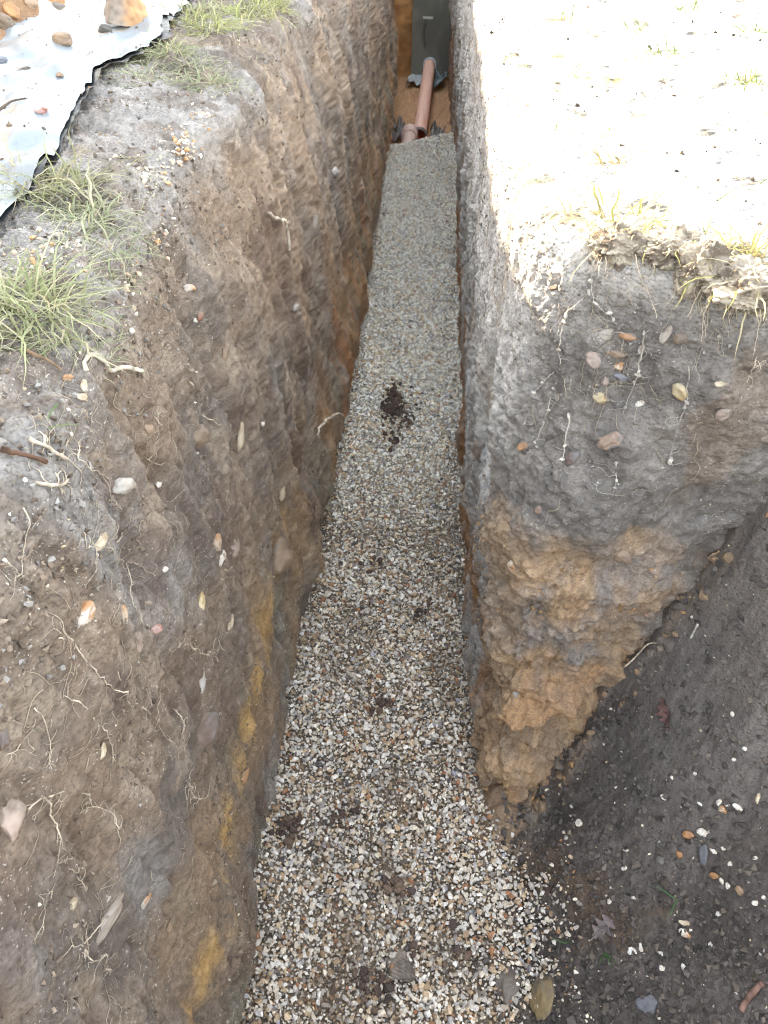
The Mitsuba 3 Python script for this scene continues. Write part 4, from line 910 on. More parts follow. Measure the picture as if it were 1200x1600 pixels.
r = np.random.default_rng(55)
ms = []
wallL = np.nonzero(((PTS[:, 0] < -0.40) & (PTS[:, 2] > 0.55) & (PTS[:, 1] < 3.5) & (np.abs(NRM[:, 2]) < 0.85)))[0]
dens = sst(0.0, 0.6, fb(PTS[wallL, 1] * 5, PTS[wallL, 2] * 5, 2, 9) + 0.25) * sst(0.5, 1.1, PTS[wallL, 2]) + 0.03
for i in r.choice(wallL, 620, p=dens / dens.sum()):
    b_ = crawl(PTS[i], r.normal(size=3) + [0, 0, -0.5], 0.02 + 0.09 * r.random() ** 2, 0.0055, r, 0.42, 0.0012)
    ms.append(tube(b_, (0.00035 + 0.0005 * r.random() ** 2) * np.linspace(1, 0.6, len(b_)), 3))
wallR = np.nonzero((PTS[:, 0] > -0.05) & (PTS[:, 2] > 0.75) & (PTS[:, 1] < 3.2) & (PTS[:, 1] > 0.9) & (np.abs(NRM[:, 2]) < 0.8))[0]
dens = sst(0.8, 1.35, PTS[wallR, 2]) * sst(-0.2, 0.5, fb(PTS[wallR, 1] * 6, PTS[wallR, 0] * 6, 2, 9)) + 0.02
for i in r.choice(wallR, 420, p=dens / dens.sum()):
    b_ = crawl(PTS[i], r.normal(size=3) * 0.6 + [0, 0, -1.0], 0.03 + 0.10 * r.random() ** 2, 0.0055, r, 0.30, 0.003, 0.15)
    ms.append(tube(b_, (0.00035 + 0.0005 * r.random() ** 2) * np.linspace(1, 0.6, len(b_)), 3))
v_, f_ = join(ms)
col = np.array([0.40, 0.335, 0.255]) * (1 + 0.3 * fb(v_[:, 0] * 30 + v_[:, 1] * 30, v_[:, 2] * 30, 2, 6))[:, None]
add('fine_roots', (v_, f_), 'root_material', np.clip(col, 0.05, 0.7), kind='stuff', category='roots', label='hair-fine roots matted over both earth walls')

# ------------------------------------------------------------------ crumbs, small pebbles and chips: what nobody could count
CL = np.clip(c, 0, 1)                                          # (last colours written; the banks' own are looked up below)
PROTO_CLOD = [chip_proto(26, 340 + i, 0.8) for i in range(6)]
CRUMB = [chip_proto(9, 300 + i, 0.75) for i in range(8)]
r = np.random.default_rng(77)


def strewn(idx, n, smin, smax, tints, jitter, lift, power=2.5, protos=CRUMB):
    pick = r.choice(idx, n)
    size = smin + (smax - smin) * r.random(n) ** power
    pos = PTS[pick] + NRM[pick] * (size * lift)[:, None] + r.normal(size=(n, 3)) * 0.001
    col = np.asarray(tints)[r.integers(0, len(tints), n)] * (1 + jitter * r.normal(size=(n, 1)))
    return scatter(protos, pos, size, rotations(n, r, 1.2), col, r, 0.08)


def combine(items):
    ms, cs, at = [], [], 0
    for (v, f), c_ in items:
        ms.append((v, f + at))
        cs.append(c_)
        at += len(v)
    return (np.vstack([m_[0] for m_ in ms]), np.vstack([m_[1] for m_ in ms])), np.vstack(cs)


isL, isR, isF = PTS[:, 0] < -0.40, (PTS[:, 0] > -0.03) & (np.arange(len(PTS)) < mL.sum() + mR.sum()), np.arange(len(PTS)) >= mL.sum() + mR.sum()
topL = np.nonzero(isL & (PTS[:, 2] > 1.22) & (PTS[:, 0] > -1.1) & (fb(PTS[:, 1] * 6, PTS[:, 0] * 6, 3, 3) > -0.25))[0]
faceL = np.nonzero(isL & (PTS[:, 2] < 1.35) & (PTS[:, 2] > 0.1) & (fb(PTS[:, 1] * 5, PTS[:, 2] * 5, 3, 4) > 0.12))[0]
faceR = np.nonzero(isR & (PTS[:, 2] < 1.43) & (PTS[:, 2] > 0.95) & (fb(PTS[:, 1] * 5 + PTS[:, 0] * 4, PTS[:, 2] * 5, 3, 4) > 0.0))[0]
clayR = np.nonzero(isR & (PTS[:, 2] < 0.85) & (PTS[:, 2] > 0.0) & (PTS[:, 1] < 1.5))[0]
dirtF = np.nonzero(isF & (PTS[:, 0] > 0.14) & (PTS[:, 0] < 0.95) & (PTS[:, 1] > 0.4) & (PTS[:, 1] < 1.3))[0]
fd = cKDTree(RV[(RV[..., 2] < 1.3) & (RV[..., 1] < 1.5) & (RV[..., 0] > 0.02)]).query(PTS[dirtF])[0]
footF = dirtF[fd < 0.045]
edgeF = np.nonzero(isF & (PTS[:, 0] > 0.10) & (PTS[:, 0] < 0.30) & (PTS[:, 1] < 1.0) & (fb(PTS[:, 1] * 12, PTS[:, 0] * 12, 3, 4) > -0.1))[0]
topR = np.nonzero(isR & (PTS[:, 2] > 1.44) & (PTS[:, 0] < 1.5) & (PTS[:, 1] > 1.25) & (fb(PTS[:, 0] * 6, PTS[:, 1] * 6, 3, 4) > 0.1))[0]
soil_ = [[0.22, 0.172, 0.132], [0.16, 0.13, 0.105], [0.27, 0.22, 0.17], [0.14, 0.11, 0.088]]
grey_ = [[0.28, 0.265, 0.245], [0.20, 0.185, 0.17], [0.15, 0.135, 0.12]]
clay_ = [[0.29, 0.205, 0.13], [0.23, 0.165, 0.11], [0.33, 0.205, 0.105]]
dark_ = [[0.095, 0.082, 0.075], [0.12, 0.104, 0.095], [0.14, 0.118, 0.10], [0.075, 0.066, 0.062]]
mesh, col = combine([strewn(topL, 8000, 0.0012, 0.0075, soil_ + grey_[:2], 0.12, 0.3, 3.5), strewn(faceL, 6500, 0.0010, 0.006, soil_, 0.15, 0.15, 3), strewn(faceL, 900, 0.003, 0.012, soil_, 0.10, -0.2, 2),
                     strewn(faceR, 3500, 0.0012, 0.006, grey_, 0.15, 0.15, 3), strewn(clayR, 2600, 0.0014, 0.008, clay_, 0.12, 0.15, 3), strewn(dirtF, 8500, 0.0018, 0.012, dark_, 0.15, 0.2, 3), strewn(dirtF, 700, 0.006, 0.017, dark_, 0.12, -0.1, 2), strewn(footF, 900, 0.002, 0.012, clay_ + dark_, 0.12, 0.2, 2.5), strewn(footF, 150, 0.008, 0.024, clay_[1:2] + [[0.17, 0.14, 0.115], [0.14, 0.12, 0.105]], 0.12, -0.1, 2, PROTO_CLOD), strewn(topR, 420, 0.0015, 0.009, [[0.06, 0.05, 0.04], [0.09, 0.075, 0.06]], 0.1, 0.1, 2.5)])
ny_ = 1500                                                     # soil that fell along the foot of both walls
ey = 0.4 + 5.4 * r.random(ny_) ** 1.6
ex_ = np.where(r.random(ny_) < 0.5, -0.455 + 0.05 * r.random(ny_) ** 2, 0.035 - 0.05 * r.random(ny_) ** 2)
es = 0.0018 + 0.009 * r.random(ny_) ** 3
ok_ = fb(ey * 4, ex_ * 3, 3, 7) > -0.25
side = scatter(CRUMB, np.c_[ex_, ey, floor_z(ex_, ey) + 0.009][ok_], es[ok_], rotations(int(ok_.sum()), r, 1.0), np.array(soil_ + clay_[:2])[r.integers(0, 6, int(ok_.sum()))], r, 0.08)
mesh, col = combine([(mesh, col), side])
mesh, col = facet(mesh, col)
add('soil_crumbs', mesh, 'clod_material', col, smooth=False, kind='stuff', category='soil', label='crumbs of soil strewn over banks, walls and pit floor')

pale_ = [[0.62, 0.56, 0.45], [0.70, 0.66, 0.58], [0.48, 0.38, 0.26], [0.36, 0.33, 0.30]]
rest = [strewn(faceL, 420, 0.0012, 0.0042, pale_, 0.12, 0.25, 2), strewn(topL, 520, 0.0013, 0.0045, pale_, 0.12, 0.35, 2), strewn(faceR, 260, 0.0012, 0.0042, pale_, 0.12, 0.2, 2),
        strewn(dirtF, 420, 0.0018, 0.0055, pale_, 0.12, 0.4, 2.5), strewn(edgeF, 520, 0.0022, 0.0085, pale_ + [[0.30, 0.17, 0.09], [0.25, 0.2, 0.15]], 0.15, 0.4, 1.8, PROTO_NEAR)]
for key, n_, rad in (('chips_a', 75, 0.045), ('chips_b', 26, 0.03), ('chips_c', 60, 0.042), ('chips_d', 22, 0.03), ('chips_e', 16, 0.03), ('chips_f', 40, 0.05)):
    q = np.array(SPOT[key][0]) / 1000 + r.normal(size=(n_, 3)) * rad * [0.7, 1, 0.3]
    q, qn = snap(q)
    size = 0.003 + 0.006 * r.random(n_) ** 1.8
    cc_ = np.array([[0.66, 0.56, 0.42], [0.62, 0.44, 0.32], [0.70, 0.66, 0.58], [0.50, 0.30, 0.15], [0.46, 0.40, 0.33]])[r.integers(0, 5, n_)]
    rest.append(scatter(PROTO_NEAR, q + qn * (size * 0.35)[:, None], size, rotations(n_, r, 0.5), cc_, r))
mesh, col = combine(rest)
mesh, col = facet(mesh, col)
add('stone_chippings', mesh, 'stone_material', col, smooth=False, kind='stuff', category='chippings', label='tiny pale flint chippings scattered over the earth')

# clods of dark soil that fell onto the gravel
for key, rx_, ry_, n_, lab, tone in (('clod_a', 0.062, 0.16, 560, 'largest dark patch of fallen soil on the gravel, half way along', 0.95), ('clod_b', 0.055, 0.05, 60, 'dark clods of soil in the middle of the gravel below the long dark patch', 0.9),
                                     ('clod_c', 0.07, 0.06, 75, 'dark soil clods on the gravel towards its left side', 0.9), ('clod_d', 0.035, 0.05, 60, 'dark soil crumbs against the foot of the left wall', 0.9),
                                     ('clod_e', 0.03, 0.05, 34, 'small dark soil spot on the gravel just nearer than the big patch', 1.0), ('clod_f', 0.035, 0.035, 40, 'small dark soil clods on the right side of the gravel', 0.9),
                                     ('clod_g', 0.08, 0.05, 60, 'brown soil clods on the near gravel right of its middle', 1.2), ('clod_h', 0.08, 0.05, 60, 'dark soil clods at the bottom edge on the gravel', 1.0), ('clod_i', 0.05, 0.035, 60, 'sparse brown soil crumbs on the near gravel', 1.3)):
    p0 = np.array(SPOT[key][0]) / 1000
    k_ = 4 + n_ // 60
    sub = r.normal(size=(k_, 2)) * [rx_ * 0.45, ry_ * 0.45]
    which_ = r.choice(k_, n_, p=(lambda w_: w_ / w_.sum())(r.random(k_) ** 2 + 0.05))
    q = sub[which_] + r.normal(size=(n_, 2)) * np.array([rx_, ry_]) * (0.10 + 0.38 * r.random((n_, 1)))
    size = 0.0022 + 0.013 * r.random(n_) ** 4
    pos = np.c_[p0[0] + q[:, 0], p0[1] + q[:, 1], floor_z(p0[0] + q[:, 0], p0[1] + q[:, 1]) + 0.009 + 0.006 * r.random(n_)]
    cc_ = np.array([[0.095, 0.068, 0.056], [0.13, 0.095, 0.072], [0.07, 0.055, 0.05]])[r.integers(0, 3, n_)] * tone
    m_, c_ = facet(*scatter(PROTO_CLOD, pos, size, rotations(n_, r, 1.0), cc_, r, 0.08))
    add('soil_clods', m_, 'clod_material', c_, smooth=False, kind='stuff', label=lab, category='soil')

# ------------------------------------------------------------------ grass
scene['grass_material'] = {'type': 'principledthin', 'base_color': VC, 'roughness': 0.55, 'spec_trans': 0.0, 'diff_trans': 0.7, 'eta': 1.4}
GTINT = {'green': [[0.32, 0.35, 0.19], [0.42, 0.43, 0.26], [0.54, 0.50, 0.34]], 'olive': [[0.32, 0.33, 0.18], [0.41, 0.39, 0.24], [0.52, 0.46, 0.32]], 'pale': [[0.32, 0.35, 0.22], [0.42, 0.42, 0.29], [0.50, 0.45, 0.32]],
         'yellow': [[0.38, 0.42, 0.17], [0.50, 0.50, 0.26], [0.60, 0.55, 0.34]], 'straw': [[0.48, 0.42, 0.27], [0.40, 0.33, 0.19], [0.30, 0.31, 0.12]], 'lawn': [[0.08, 0.14, 0.03], [0.12, 0.18, 0.05], [0.18, 0.18, 0.07]], 'rust': [[0.20, 0.17, 0.08], [0.42, 0.28, 0.14], [0.24, 0.11, 0.06]]}


def blade(root, heading, tilt, length, width, r, droop=1.0):
    """One leaf of grass: a creased ribbon that arches over under its weight."""
    k = 7
    h = np.array([math.cos(heading), math.sin(heading), 0.0])
    s_ = np.array([-h[1], h[0], 0.0])
    p, out = np.array(root, float), []
    ang = tilt
    for j in range(k):
        out.append(p.copy())
        ang += droop * (0.10 + 0.16 * r.random())
        h2 = h + s_ * 0.25 * r.normal() * (j > 1)
        p = p + (length / (k - 1)) * (h2 * math.sin(ang) + np.array([0, 0, 1.0]) * math.cos(ang))
    out = np.array(out)
    wd = width * np.array([0.7, 1, 1, 0.92, 0.75, 0.5, 0.08])
    up = np.array([0, 0, 1.0]) * 0.25
    a_, b_ = out + s_ * wd[:, None] / 2 + up * wd[:, None], out - s_ * wd[:, None] / 2 + up * wd[:, None]
    v = np.stack([a_, out, b_], 1).reshape(-1, 3)
    f = []
    for j in range(k - 1):
        for m_ in (0, 1):
            q = j * 3 + m_
            f += [[q, q + 1, q + 4], [q, q + 4, q + 3]]
    return v, np.array(f)


for (p, spread, nb, length, tint, lab, seed, lean) in TUFTS:
    r = np.random.default_rng(3000 + seed)
    p0 = np.array(p) / 1000
    ms, cs = [], []
    for _ in range(int(nb * ((1.6 if p[1] < 1700 else 2.3) if p[0] < -300 else 1.3))):
        q = p0 + np.r_[r.normal(size=2) * spread * 0.55, 0]
        q, qn = snap(q)
        hd = math.atan2(q[0, 1] - p0[1], q[0, 0] - p0[0]) + 0.9 * r.normal() if r.random() < 0.7 else r.random() * 2 * PI
        v, f = blade(q[0] - [0, 0, 0.002], hd, abs(r.normal() * 0.35 + lean * 0.75), length * (1.55 if p[0] < -300 and p[1] < 1700 else 1.25) * (0.45 + 0.75 * r.random()), 0.0024 + 0.0018 * r.random(), r)
        g_ = GTINT[tint]
        a_ = np.array(g_[r.choice(3, p=[0.45, 0.33, 0.22])]) * (1 + 0.15 * r.normal())
        u_ = np.repeat(np.linspace(0, 1, 7), 3)
        ms.append((v, f))
        cs.append(mixc(a_ * 1.0, np.array([0.40, 0.34, 0.2]), (sst(0.75, 1.0, u_) * 0.5 + sst(0.25, 0.0, u_) * 0.5)))
    v_, f_ = join(ms)
    add('grass_tuft', (v_, f_), 'grass_material', np.clip(np.vstack(cs), 0.02, 0.8), label=lab, category='grass')

# lumps of turf breaking away along the front rim of the right bank
for k, (key, sx_, sz_, lab) in enumerate((('turf_a', 0.060, 0.040, 'big sunlit turf lump hanging over the rim at the right frame edge'), ('turf_b', 0.042, 0.034, 'turf lump under the dry straw tuft on the front rim'), ('turf_c', 0.040, 0.045, 'ragged turf lump with dangling roots left of the biggest one'), ('turf_e', 0.05, 0.035, 'flat turf lump on top of the front rim'))):
    r = np.random.default_rng(4000 + k)
    p0 = np.array(SPOT[key][0]) / 1000
    m = trimesh.creation.icosphere(subdivisions=5)
    v = np.array(m.vertices)
    v *= (1 + 1.1 * (fbm3(v * 1.6 + 9 * k, 4, 3) - 0.5) + 0.35 * (np.abs(fbm3(v * 5 + k, 3, 6) - 0.5) * 2 - 0.3))[:, None]
    v = v * [sx_, sx_ * 0.8, sz_] + p0 + np.array(SPOT[key][1]) * 0.006
    c_ = mixc([0.30, 0.26, 0.21], [0.14, 0.115, 0.09], sst(0.45, 0.6, fbm3(v * 40, 3, 7)))
    c_ = mixc(c_, [0.42, 0.37, 0.29], sst(0.5, 0.62, fbm3(v * 60 + 3, 3, 2)))
    ms = [(v, np.array(m.faces))]
    cs = [c_]
    for _ in range(26):                                      # rootlets dangling out of it
        i0 = r.integers(0, len(v))
        ln = 0.02 + 0.05 * r.random() ** 2
        pth = v[i0] + np.linspace(0, 1, 9)[:, None] * (np.array([0.3 * r.normal(), -0.25 + 0.2 * r.normal(), -1.0]) * ln) + np.cumsum(r.normal(size=(9, 3)) * 0.0022, 0)
        tb = tube(pth, np.linspace(0.0008, 0.0004, 9), 4)
        ms.append(tb)
        cs.append(np.tile([0.46, 0.40, 0.31], (len(tb[0]), 1)))
    add('turf_lump', join(ms), 'clod_material', np.clip(np.vstack(cs), 0.02, 0.8), label=lab, category='turf')

# straw-like thatch lying on the right lawn and on the left shelf
r = np.random.default_rng(66)
topR = np.nonzero(isR & (PTS[:, 2] > 1.44) & (PTS[:, 0] < 1.5) & (PTS[:, 1] > 1.1))[0]
shelfL = np.nonzero(isL & (PTS[:, 2] > 1.40) & (PTS[:, 0] > -0.95) & (PTS[:, 1] > 1.0) & (fb(PTS[:, 1] * 4, PTS[:, 0] * 4, 2, 8) > 0.0))[0]
tuft_xy = np.array([t_[0][:2] for t_ in TUFTS]) / 1000
nearT = cKDTree(tuft_xy).query(PTS[:, :2])[0]
matL = np.nonzero(isL & (PTS[:, 2] > 1.36) & (nearT < 0.10))[0]
ms, cs = [], []
for idx, n_, g_ in ((topR, 1300, [[0.40, 0.36, 0.25], [0.26, 0.24, 0.15], [0.10, 0.15, 0.04]]), (shelfL, 700, [[0.45, 0.42, 0.30], [0.36, 0.37, 0.24], [0.52, 0.48, 0.37]]), (matL, 1500, [[0.48, 0.46, 0.32], [0.36, 0.40, 0.24], [0.56, 0.52, 0.40]])):
    for i in r.choice(idx, n_):
        v, f = blade(PTS[i] + [0, 0, 0.001], r.random() * 2 * PI, 1.05 + 0.3 * r.random(), 0.015 + 0.035 * r.random(), 0.0016 + 0.001 * r.random(), r, 0.35)
        ms.append((v, f))
        cs.append(np.tile(np.array(g_[r.choice(3, p=[0.4, 0.38, 0.22])]) * (1 + 0.12 * r.normal()), (len(v), 1)))
v_, f_ = join(ms)
add('thatch', (v_, f_), 'grass_material', np.clip(np.vstack(cs), 0.02, 0.8), kind='stuff', category='grass', label='short dead grass lying on the banks')

# single blades and sprigs on the soil
for key, lab, hs, ln, tint, cat in (('sprig_fork', 'forked green grass sprig lying on the dark soil floor', (2.75, 3.95), 0.055, [0.10, 0.20, 0.09], 'grass sprig'), ('sprig_dark', 'small dark green sprig at the edge of gravel and soil', (4.2, 4.9, 5.4), 0.035, [0.07, 0.13, 0.05], 'grass sprig'),
                                    ('blade_near', 'single green blade of grass beside the small dark green sprig', (3.0, 0.4), 0.035, [0.09, 0.16, 0.07], 'grass blade'), ('blade_gravel', 'single green blade of grass on the near gravel', (1.6,), 0.05, [0.10, 0.17, 0.07], 'grass blade'),
                                    ('blade_left', 'single upright blade of grass on the bare left bank', (4.9,), 0.045, [0.16, 0.22, 0.1], 'grass blade'), ('blade_left2', 'single flat blade of grass lying on the bare left bank', (0.2,), 0.04, [0.2, 0.25, 0.12], 'grass blade')):
    r = np.random.default_rng(len(key) * 7)
    p0 = np.array(SPOT[key][0]) / 1000 + np.array(SPOT[key][1]) * 0.006
    v_, f_ = join([blade(p0, h_, 1.25, ln, 0.0034, r, 0.4) for h_ in hs])
    add('grass_sprig', (v_, f_), 'grass_material', np.tile(tint, (len(v_), 1)), label=lab, category=cat)

# ------------------------------------------------------------------ two dead oak leaves
scene['leaf_material'] = {'type': 'principledthin', 'base_color': VC, 'roughness': 0.7, 'spec_trans': 0.0, 'diff_trans': 0.4, 'eta': 1.4}


def oak_leaf(p, n, heading, length, seed, tone):
    r = np.random.default_rng(seed)
    u = np.linspace(0, 1, 60)
    half = 0.30 * np.sin(PI * u ** 0.85) ** 0.7 * (0.72 + 0.34 * np.cos(2 * PI * 4.2 * u + 0.4)) + 0.012
    rows = np.linspace(-1, 1, 13)
    LX, LY = np.broadcast_arrays(u[:, None] - 0.5, half[:, None] * rows[None])
    LZ = 0.10 * (LY * 2.2) ** 2 * 2 + 0.05 * np.sin(LX * 9 + LY * 8) + 0.03 * fb(LX * 6 + seed, LY * 6, 2, 3) - 0.05 * LX ** 2 + 0.012 * np.cos(LY * 60)
    n = unit(n)
    t = unit(np.array([math.cos(heading), math.sin(heading), 0.2]) - n * (np.array([math.cos(heading), math.sin(heading), 0.2]) @ n))
    M = np.stack([t, np.cross(n, t), n], 0) * length
    v = np.stack([LX, LY, LZ], -1).reshape(-1, 3) @ M + p + n * 0.008
    col = np.asarray(tone) * (1 + 0.25 * fb(LX.ravel() * 7, LY.ravel() * 7 + seed, 3, 4) - 0.25 * np.exp(-(LY.ravel() / 0.02) ** 2))[:, None]
    return (v, grid_faces(*LX.shape)), col


for key, hd, ln, tone, lab, stalk in (('oak_leaf_red', 1.1, 0.062, [0.17, 0.105, 0.095], 'dull reddish dead oak leaf on the dark slope below the clay corner', 2), ('oak_leaf_grey', 0.7, 0.072, [0.22, 0.185, 0.18], 'greyish curled dead oak leaf on the dark soil near the gravel', 3)):
    p0, n0 = np.array(SPOT[key][0]) / 1000, np.array(SPOT[key][1])
    m_, c_ = oak_leaf(p0, n0, hd, ln, stalk, tone)
    k_ = add('oak_leaf', m_, 'leaf_material', np.clip(c_, 0.03, 0.6), label=lab, category='leaf')
    e_ = m_[0].reshape(60, 13, 3)[:, 6]
    tb = tube(smooth_path([e_[0] - (e_[3] - e_[0]) * 3, e_[0], e_[20], e_[45]], 14) + unit(n0) * 0.0005, np.linspace(0.0010, 0.0004, 14), 5)
    add(k_ + '__midrib', tb, 'root_material', np.tile(np.array(tone) * 1.15, (len(tb[0]), 1)))

# ------------------------------------------------------------------ the white sheet on the left bank
from shapely import Polygon, contains_xy
EDGE = np.array([[-1.00, 3.55], [-0.96, 3.0], [-0.915, 2.50], [-0.935, 2.32], [-0.985, 2.15], [-0.955, 2.06], [-0.955, 2.0], [-0.89, 1.72], [-0.855, 1.50], [-0.838, 1.30], [-0.83, 1.10], [-0.85, 0.95]])
ek = np.r_[0, np.cumsum(np.linalg.norm(np.diff(EDGE, axis=0), axis=1))]
eu = np.arange(0, ek[-1], 0.012)
er = np.stack([np.interp(eu, ek, EDGE[:, 0]), np.interp(eu, ek, EDGE[:, 1])], 1)
er[:, 0] += 0.006 * fb(eu * 12, 3.0, 3, 4) + 0.010 * sst(2.0, 2.3, er[:, 1]) * fb(eu * 22, 1.0, 2, 8)
gx_, gy_ = np.arange(-2.2, -0.75, 0.03), np.arange(0.7, 3.9, 0.03)
GX_, GY_ = np.meshgrid(gx_, gy_, indexing='ij')
dd, ii = GT.query(np.c_[GX_.ravel(), GY_.ravel()], k=12)
from scipy.ndimage import gaussian_filter, map_coordinates
GZ_ = gaussian_filter(GTZ[ii].max(1).reshape(GX_.shape), 1.2)


def sheet_z(x, y):
    base_ = map_coordinates(GZ_, [(x - gx_[0]) / 0.03, (y - gy_[0]) / 0.03], order=1, mode='nearest')
    fold = 0.015 * fb(x * 5 + 0.4 * y, y * 2.2, 3, 5) + 0.020 * np.abs(fb(x * 9 + y * 4, y * 5 - x * 3, 2, 11)) + 0.003 * fb(x * 25, y * 25, 2, 3)
    return np.maximum(base_ + 0.006 + np.maximum(fold, -0.002), heap_z(x, y) * 0 + 1.40)


def sheet_mesh(poly, dz, step=0.011):
    x, y = np.meshgrid(np.arange(-1.75, -0.78, step), np.arange(0.95, 3.55, step))
    x, y = x.ravel() + 0.002 * np.sin(y.ravel() * 400), y.ravel()
    ok = contains_xy(poly.buffer(-0.004), x, y)
    bd = np.array(poly.exterior.segmentize(0.009).coords)[:-1]
    P_ = np.vstack([np.c_[x[ok], y[ok]], bd])
    t_ = Delaunay(P_).simplices
    cen = P_[t_].mean(1)
    t_ = t_[contains_xy(poly, cen[:, 0], cen[:, 1])]
    return np.c_[P_, sheet_z(P_[:, 0], P_[:, 1]) + dz], t_


white = Polygon(np.vstack([er, [[-1.75, 0.95], [-1.75, 3.55]]])).buffer(0)
er2 = er.copy()
er2[:, 0] += 0.003 + 0.006 * np.clip(fb(eu * 9, 8.0, 3, 2) + 0.2, 0, 1) + 0.014 * sst(1.9, 2.1, er[:, 1]) * np.clip(fb(eu * 6, 2.0, 2, 6) + 0.1, 0, 1)
black = Polygon(np.vstack([er2, [[-1.74, 0.955], [-1.74, 3.545]]])).buffer(0)
labels['plastic_sheet'] = {'label': 'white plastic ground sheet with a torn black edge on the left bank', 'category': 'plastic sheet'}
bsdf('sheet_material', VC, 0.38, 0.45)
m_ = sheet_mesh(white, 0.004)
x, y = m_[0][:, 0], m_[0][:, 1]
c_ = mixc([0.255, 0.29, 0.312], [0.20, 0.195, 0.18], sst(0.0, 0.8, fb(x * 7, y * 7, 4, 6)) * 0.6)
c_ = mixc(c_, [0.45, 0.33, 0.22], sst(0.45, 0.9, fb(x * 13, y * 13, 3, 9) + 0.6 * sst(2.2, 2.9, y)) * 0.55)
add('plastic_sheet__top_face', m_, 'sheet_material', c_, label='white upper face smeared with mud')
m_ = sheet_mesh(black, -0.003)
add('plastic_sheet__underside', m_, 'sheet_material', np.tile([0.022, 0.024, 0.026], (len(m_[0]), 1)), label='black underside showing along the torn edge')


def on_sheet(key, dz=0.0):
    p = np.array(SPOT[key][0]) / 1000
    return np.array([p[0], p[1], float(sheet_z(p[:1], p[1:2])[0]) + 0.004 + dz])


# the big rock on the sheet: a blunt pyramid, grey in front, orange on its right
r = np.random.default_rng(12)
m = trimesh.creation.icosphere(subdivisions=4)
v = np.array(m.vertices)
for q, cut in (([-0.75, -0.35, 0.55], 0.50), ([0.85, -0.1, 0.45], 0.50), ([0.05, -0.9, 0.40], 0.52), ([0, 0.8, 0.5], 0.55), ([0, 0, -1], 0.45), ([0.55, -0.75, 0.3], 0.6)):
    q = unit(q)
    v -= np.maximum(v @ q - cut, 0)[:, None] * q
v *= (1 + 0.06 * fb(v[:, 0] * 3 + v[:, 2], v[:, 1] * 3 - v[:, 2], 4, 3))[:, None]
v = v * [0.073, 0.06, 0.094]
v[:, 2] -= v[:, 2].min()
w_ = sst(-0.012, 0.03, v[:, 0] + 0.02 * fb(v[:, 1] * 30, v[:, 2] * 30, 3, 5) - 0.1 * (v[:, 2] - 0.05))
c_ = mixc([0.30, 0.25, 0.205], [0.42, 0.24, 0.12], w_) * (1 + 0.25 * fb(v[:, 0] * 70, v[:, 2] * 70 + v[:, 1] * 40, 3, 7))[:, None]
add('rock', (v + on_sheet('sheet_rock', -0.004) + [0.0, 0.01, 0], np.array(m.faces)), 'stone_material', np.clip(c_, 0.03, 0.7), label='biggest rock on the white sheet, grey in front and orange on its right side', category='rock')
for key, L_, W_, tint, lab, name in (('sheet_clod', 0.062, 0.045, 'tan', 'brown clod of clay on the white sheet in front of the big rock', 'clay_clod'), ('sheet_dark', 0.045, 0.035, 'grey', 'dark soil clod on the white sheet left of the big rock', 'clay_clod'), ('sheet_stone', 0.034, 0.026, 'blue_grey', 'dark grey stone on the sheet at the left frame edge', 'stone'),
                                     ('sheet_red', 0.026, 0.022, 'pinkred', 'small reddish stone on the white sheet right of the twig', 'stone'), ('sheet_bit_a', 0.018, 0.013, 'grey_brown', 'small brown clod on the white sheet, right one of a pair', 'clay_clod'), ('sheet_bit_b', 0.020, 0.017, 'grey_white', 'small pale stone on the white sheet, left one of a pair', 'stone'),
                                     ('sheet_bit_c', 0.024, 0.016, 'grey', 'small grey clod on the white sheet just behind the brown one', 'clay_clod'), ('sheet_bit_d', 0.014, 0.011, 'brown', 'tiny brown clod on the white sheet below the twig', 'clay_clod'), ('sheet_bit_e', 0.020, 0.015, 'tan', 'small tan clod on the white sheet nearest its torn corner', 'clay_clod')):
    m_, c_ = pebble(on_sheet(key), [0, 0, 1], [1, 0.3, 0], L_, W_, tint, 60 + len(lab), 0.6, 0.8, 0.1)
    add(name, m_, 'stone_material', c_, label=lab, category='clod' if 'clod' in name else 'stone')
tw = smooth_path([on_sheet('twig_a', 0.005), on_sheet('twig_b', 0.008), on_sheet('twig_c', 0.005)], 16)
tb = tube(tw, np.linspace(0.0035, 0.0018, 16), 6)
add('twig', tb, 'root_material', np.tile([0.10, 0.075, 0.055], (len(tb[0]), 1)), label='thin dark twig lying on the white sheet', category='twig')
n_ = 420
q = np.c_[-0.86 - 0.7 * r.random(n_), 1.3 + 1.6 * r.random(n_)]
size = 0.0012 + 0.005 * r.random(n_) ** 3
m_, c_ = facet(*scatter(CRUMB, np.c_[q, sheet_z(q[:, 0], q[:, 1]) + 0.005], size, rotations(n_, r, 1), np.array(soil_ + clay_)[r.integers(0, 7, n_)], r))
add('sheet_crumbs', m_, 'clod_material', c_, smooth=False, kind='stuff', category='soil', label='soil crumbs sprinkled over the white sheet')
for key, L_, W_, tint, lab in (('heap_stone_a', 0.06, 0.045, 'grey_brown', 'grey brown stone at the foot of the orange spoil heap'), ('heap_stone_b', 0.055, 0.045, 'orange', 'orange lump of clay in the spoil heap at the left frame edge'), ('heap_stone_c', 0.05, 0.04, 'tan', 'tan clay lump in the spoil heap near the top edge'), ('heap_stone_d', 0.07, 0.05, 'brown', 'brown clay lump lowest at the foot of the spoil heap')):
    p0 = np.array(SPOT[key][0]) / 1000
    m_, c_ = pebble(p0, SPOT[key][1], [0.4, 1, 0], L_, W_, tint, 80 + len(lab), 0.5, 0.8, 0.2)
    add('clay_lump', m_, 'stone_material', c_, label=lab, category='lump')

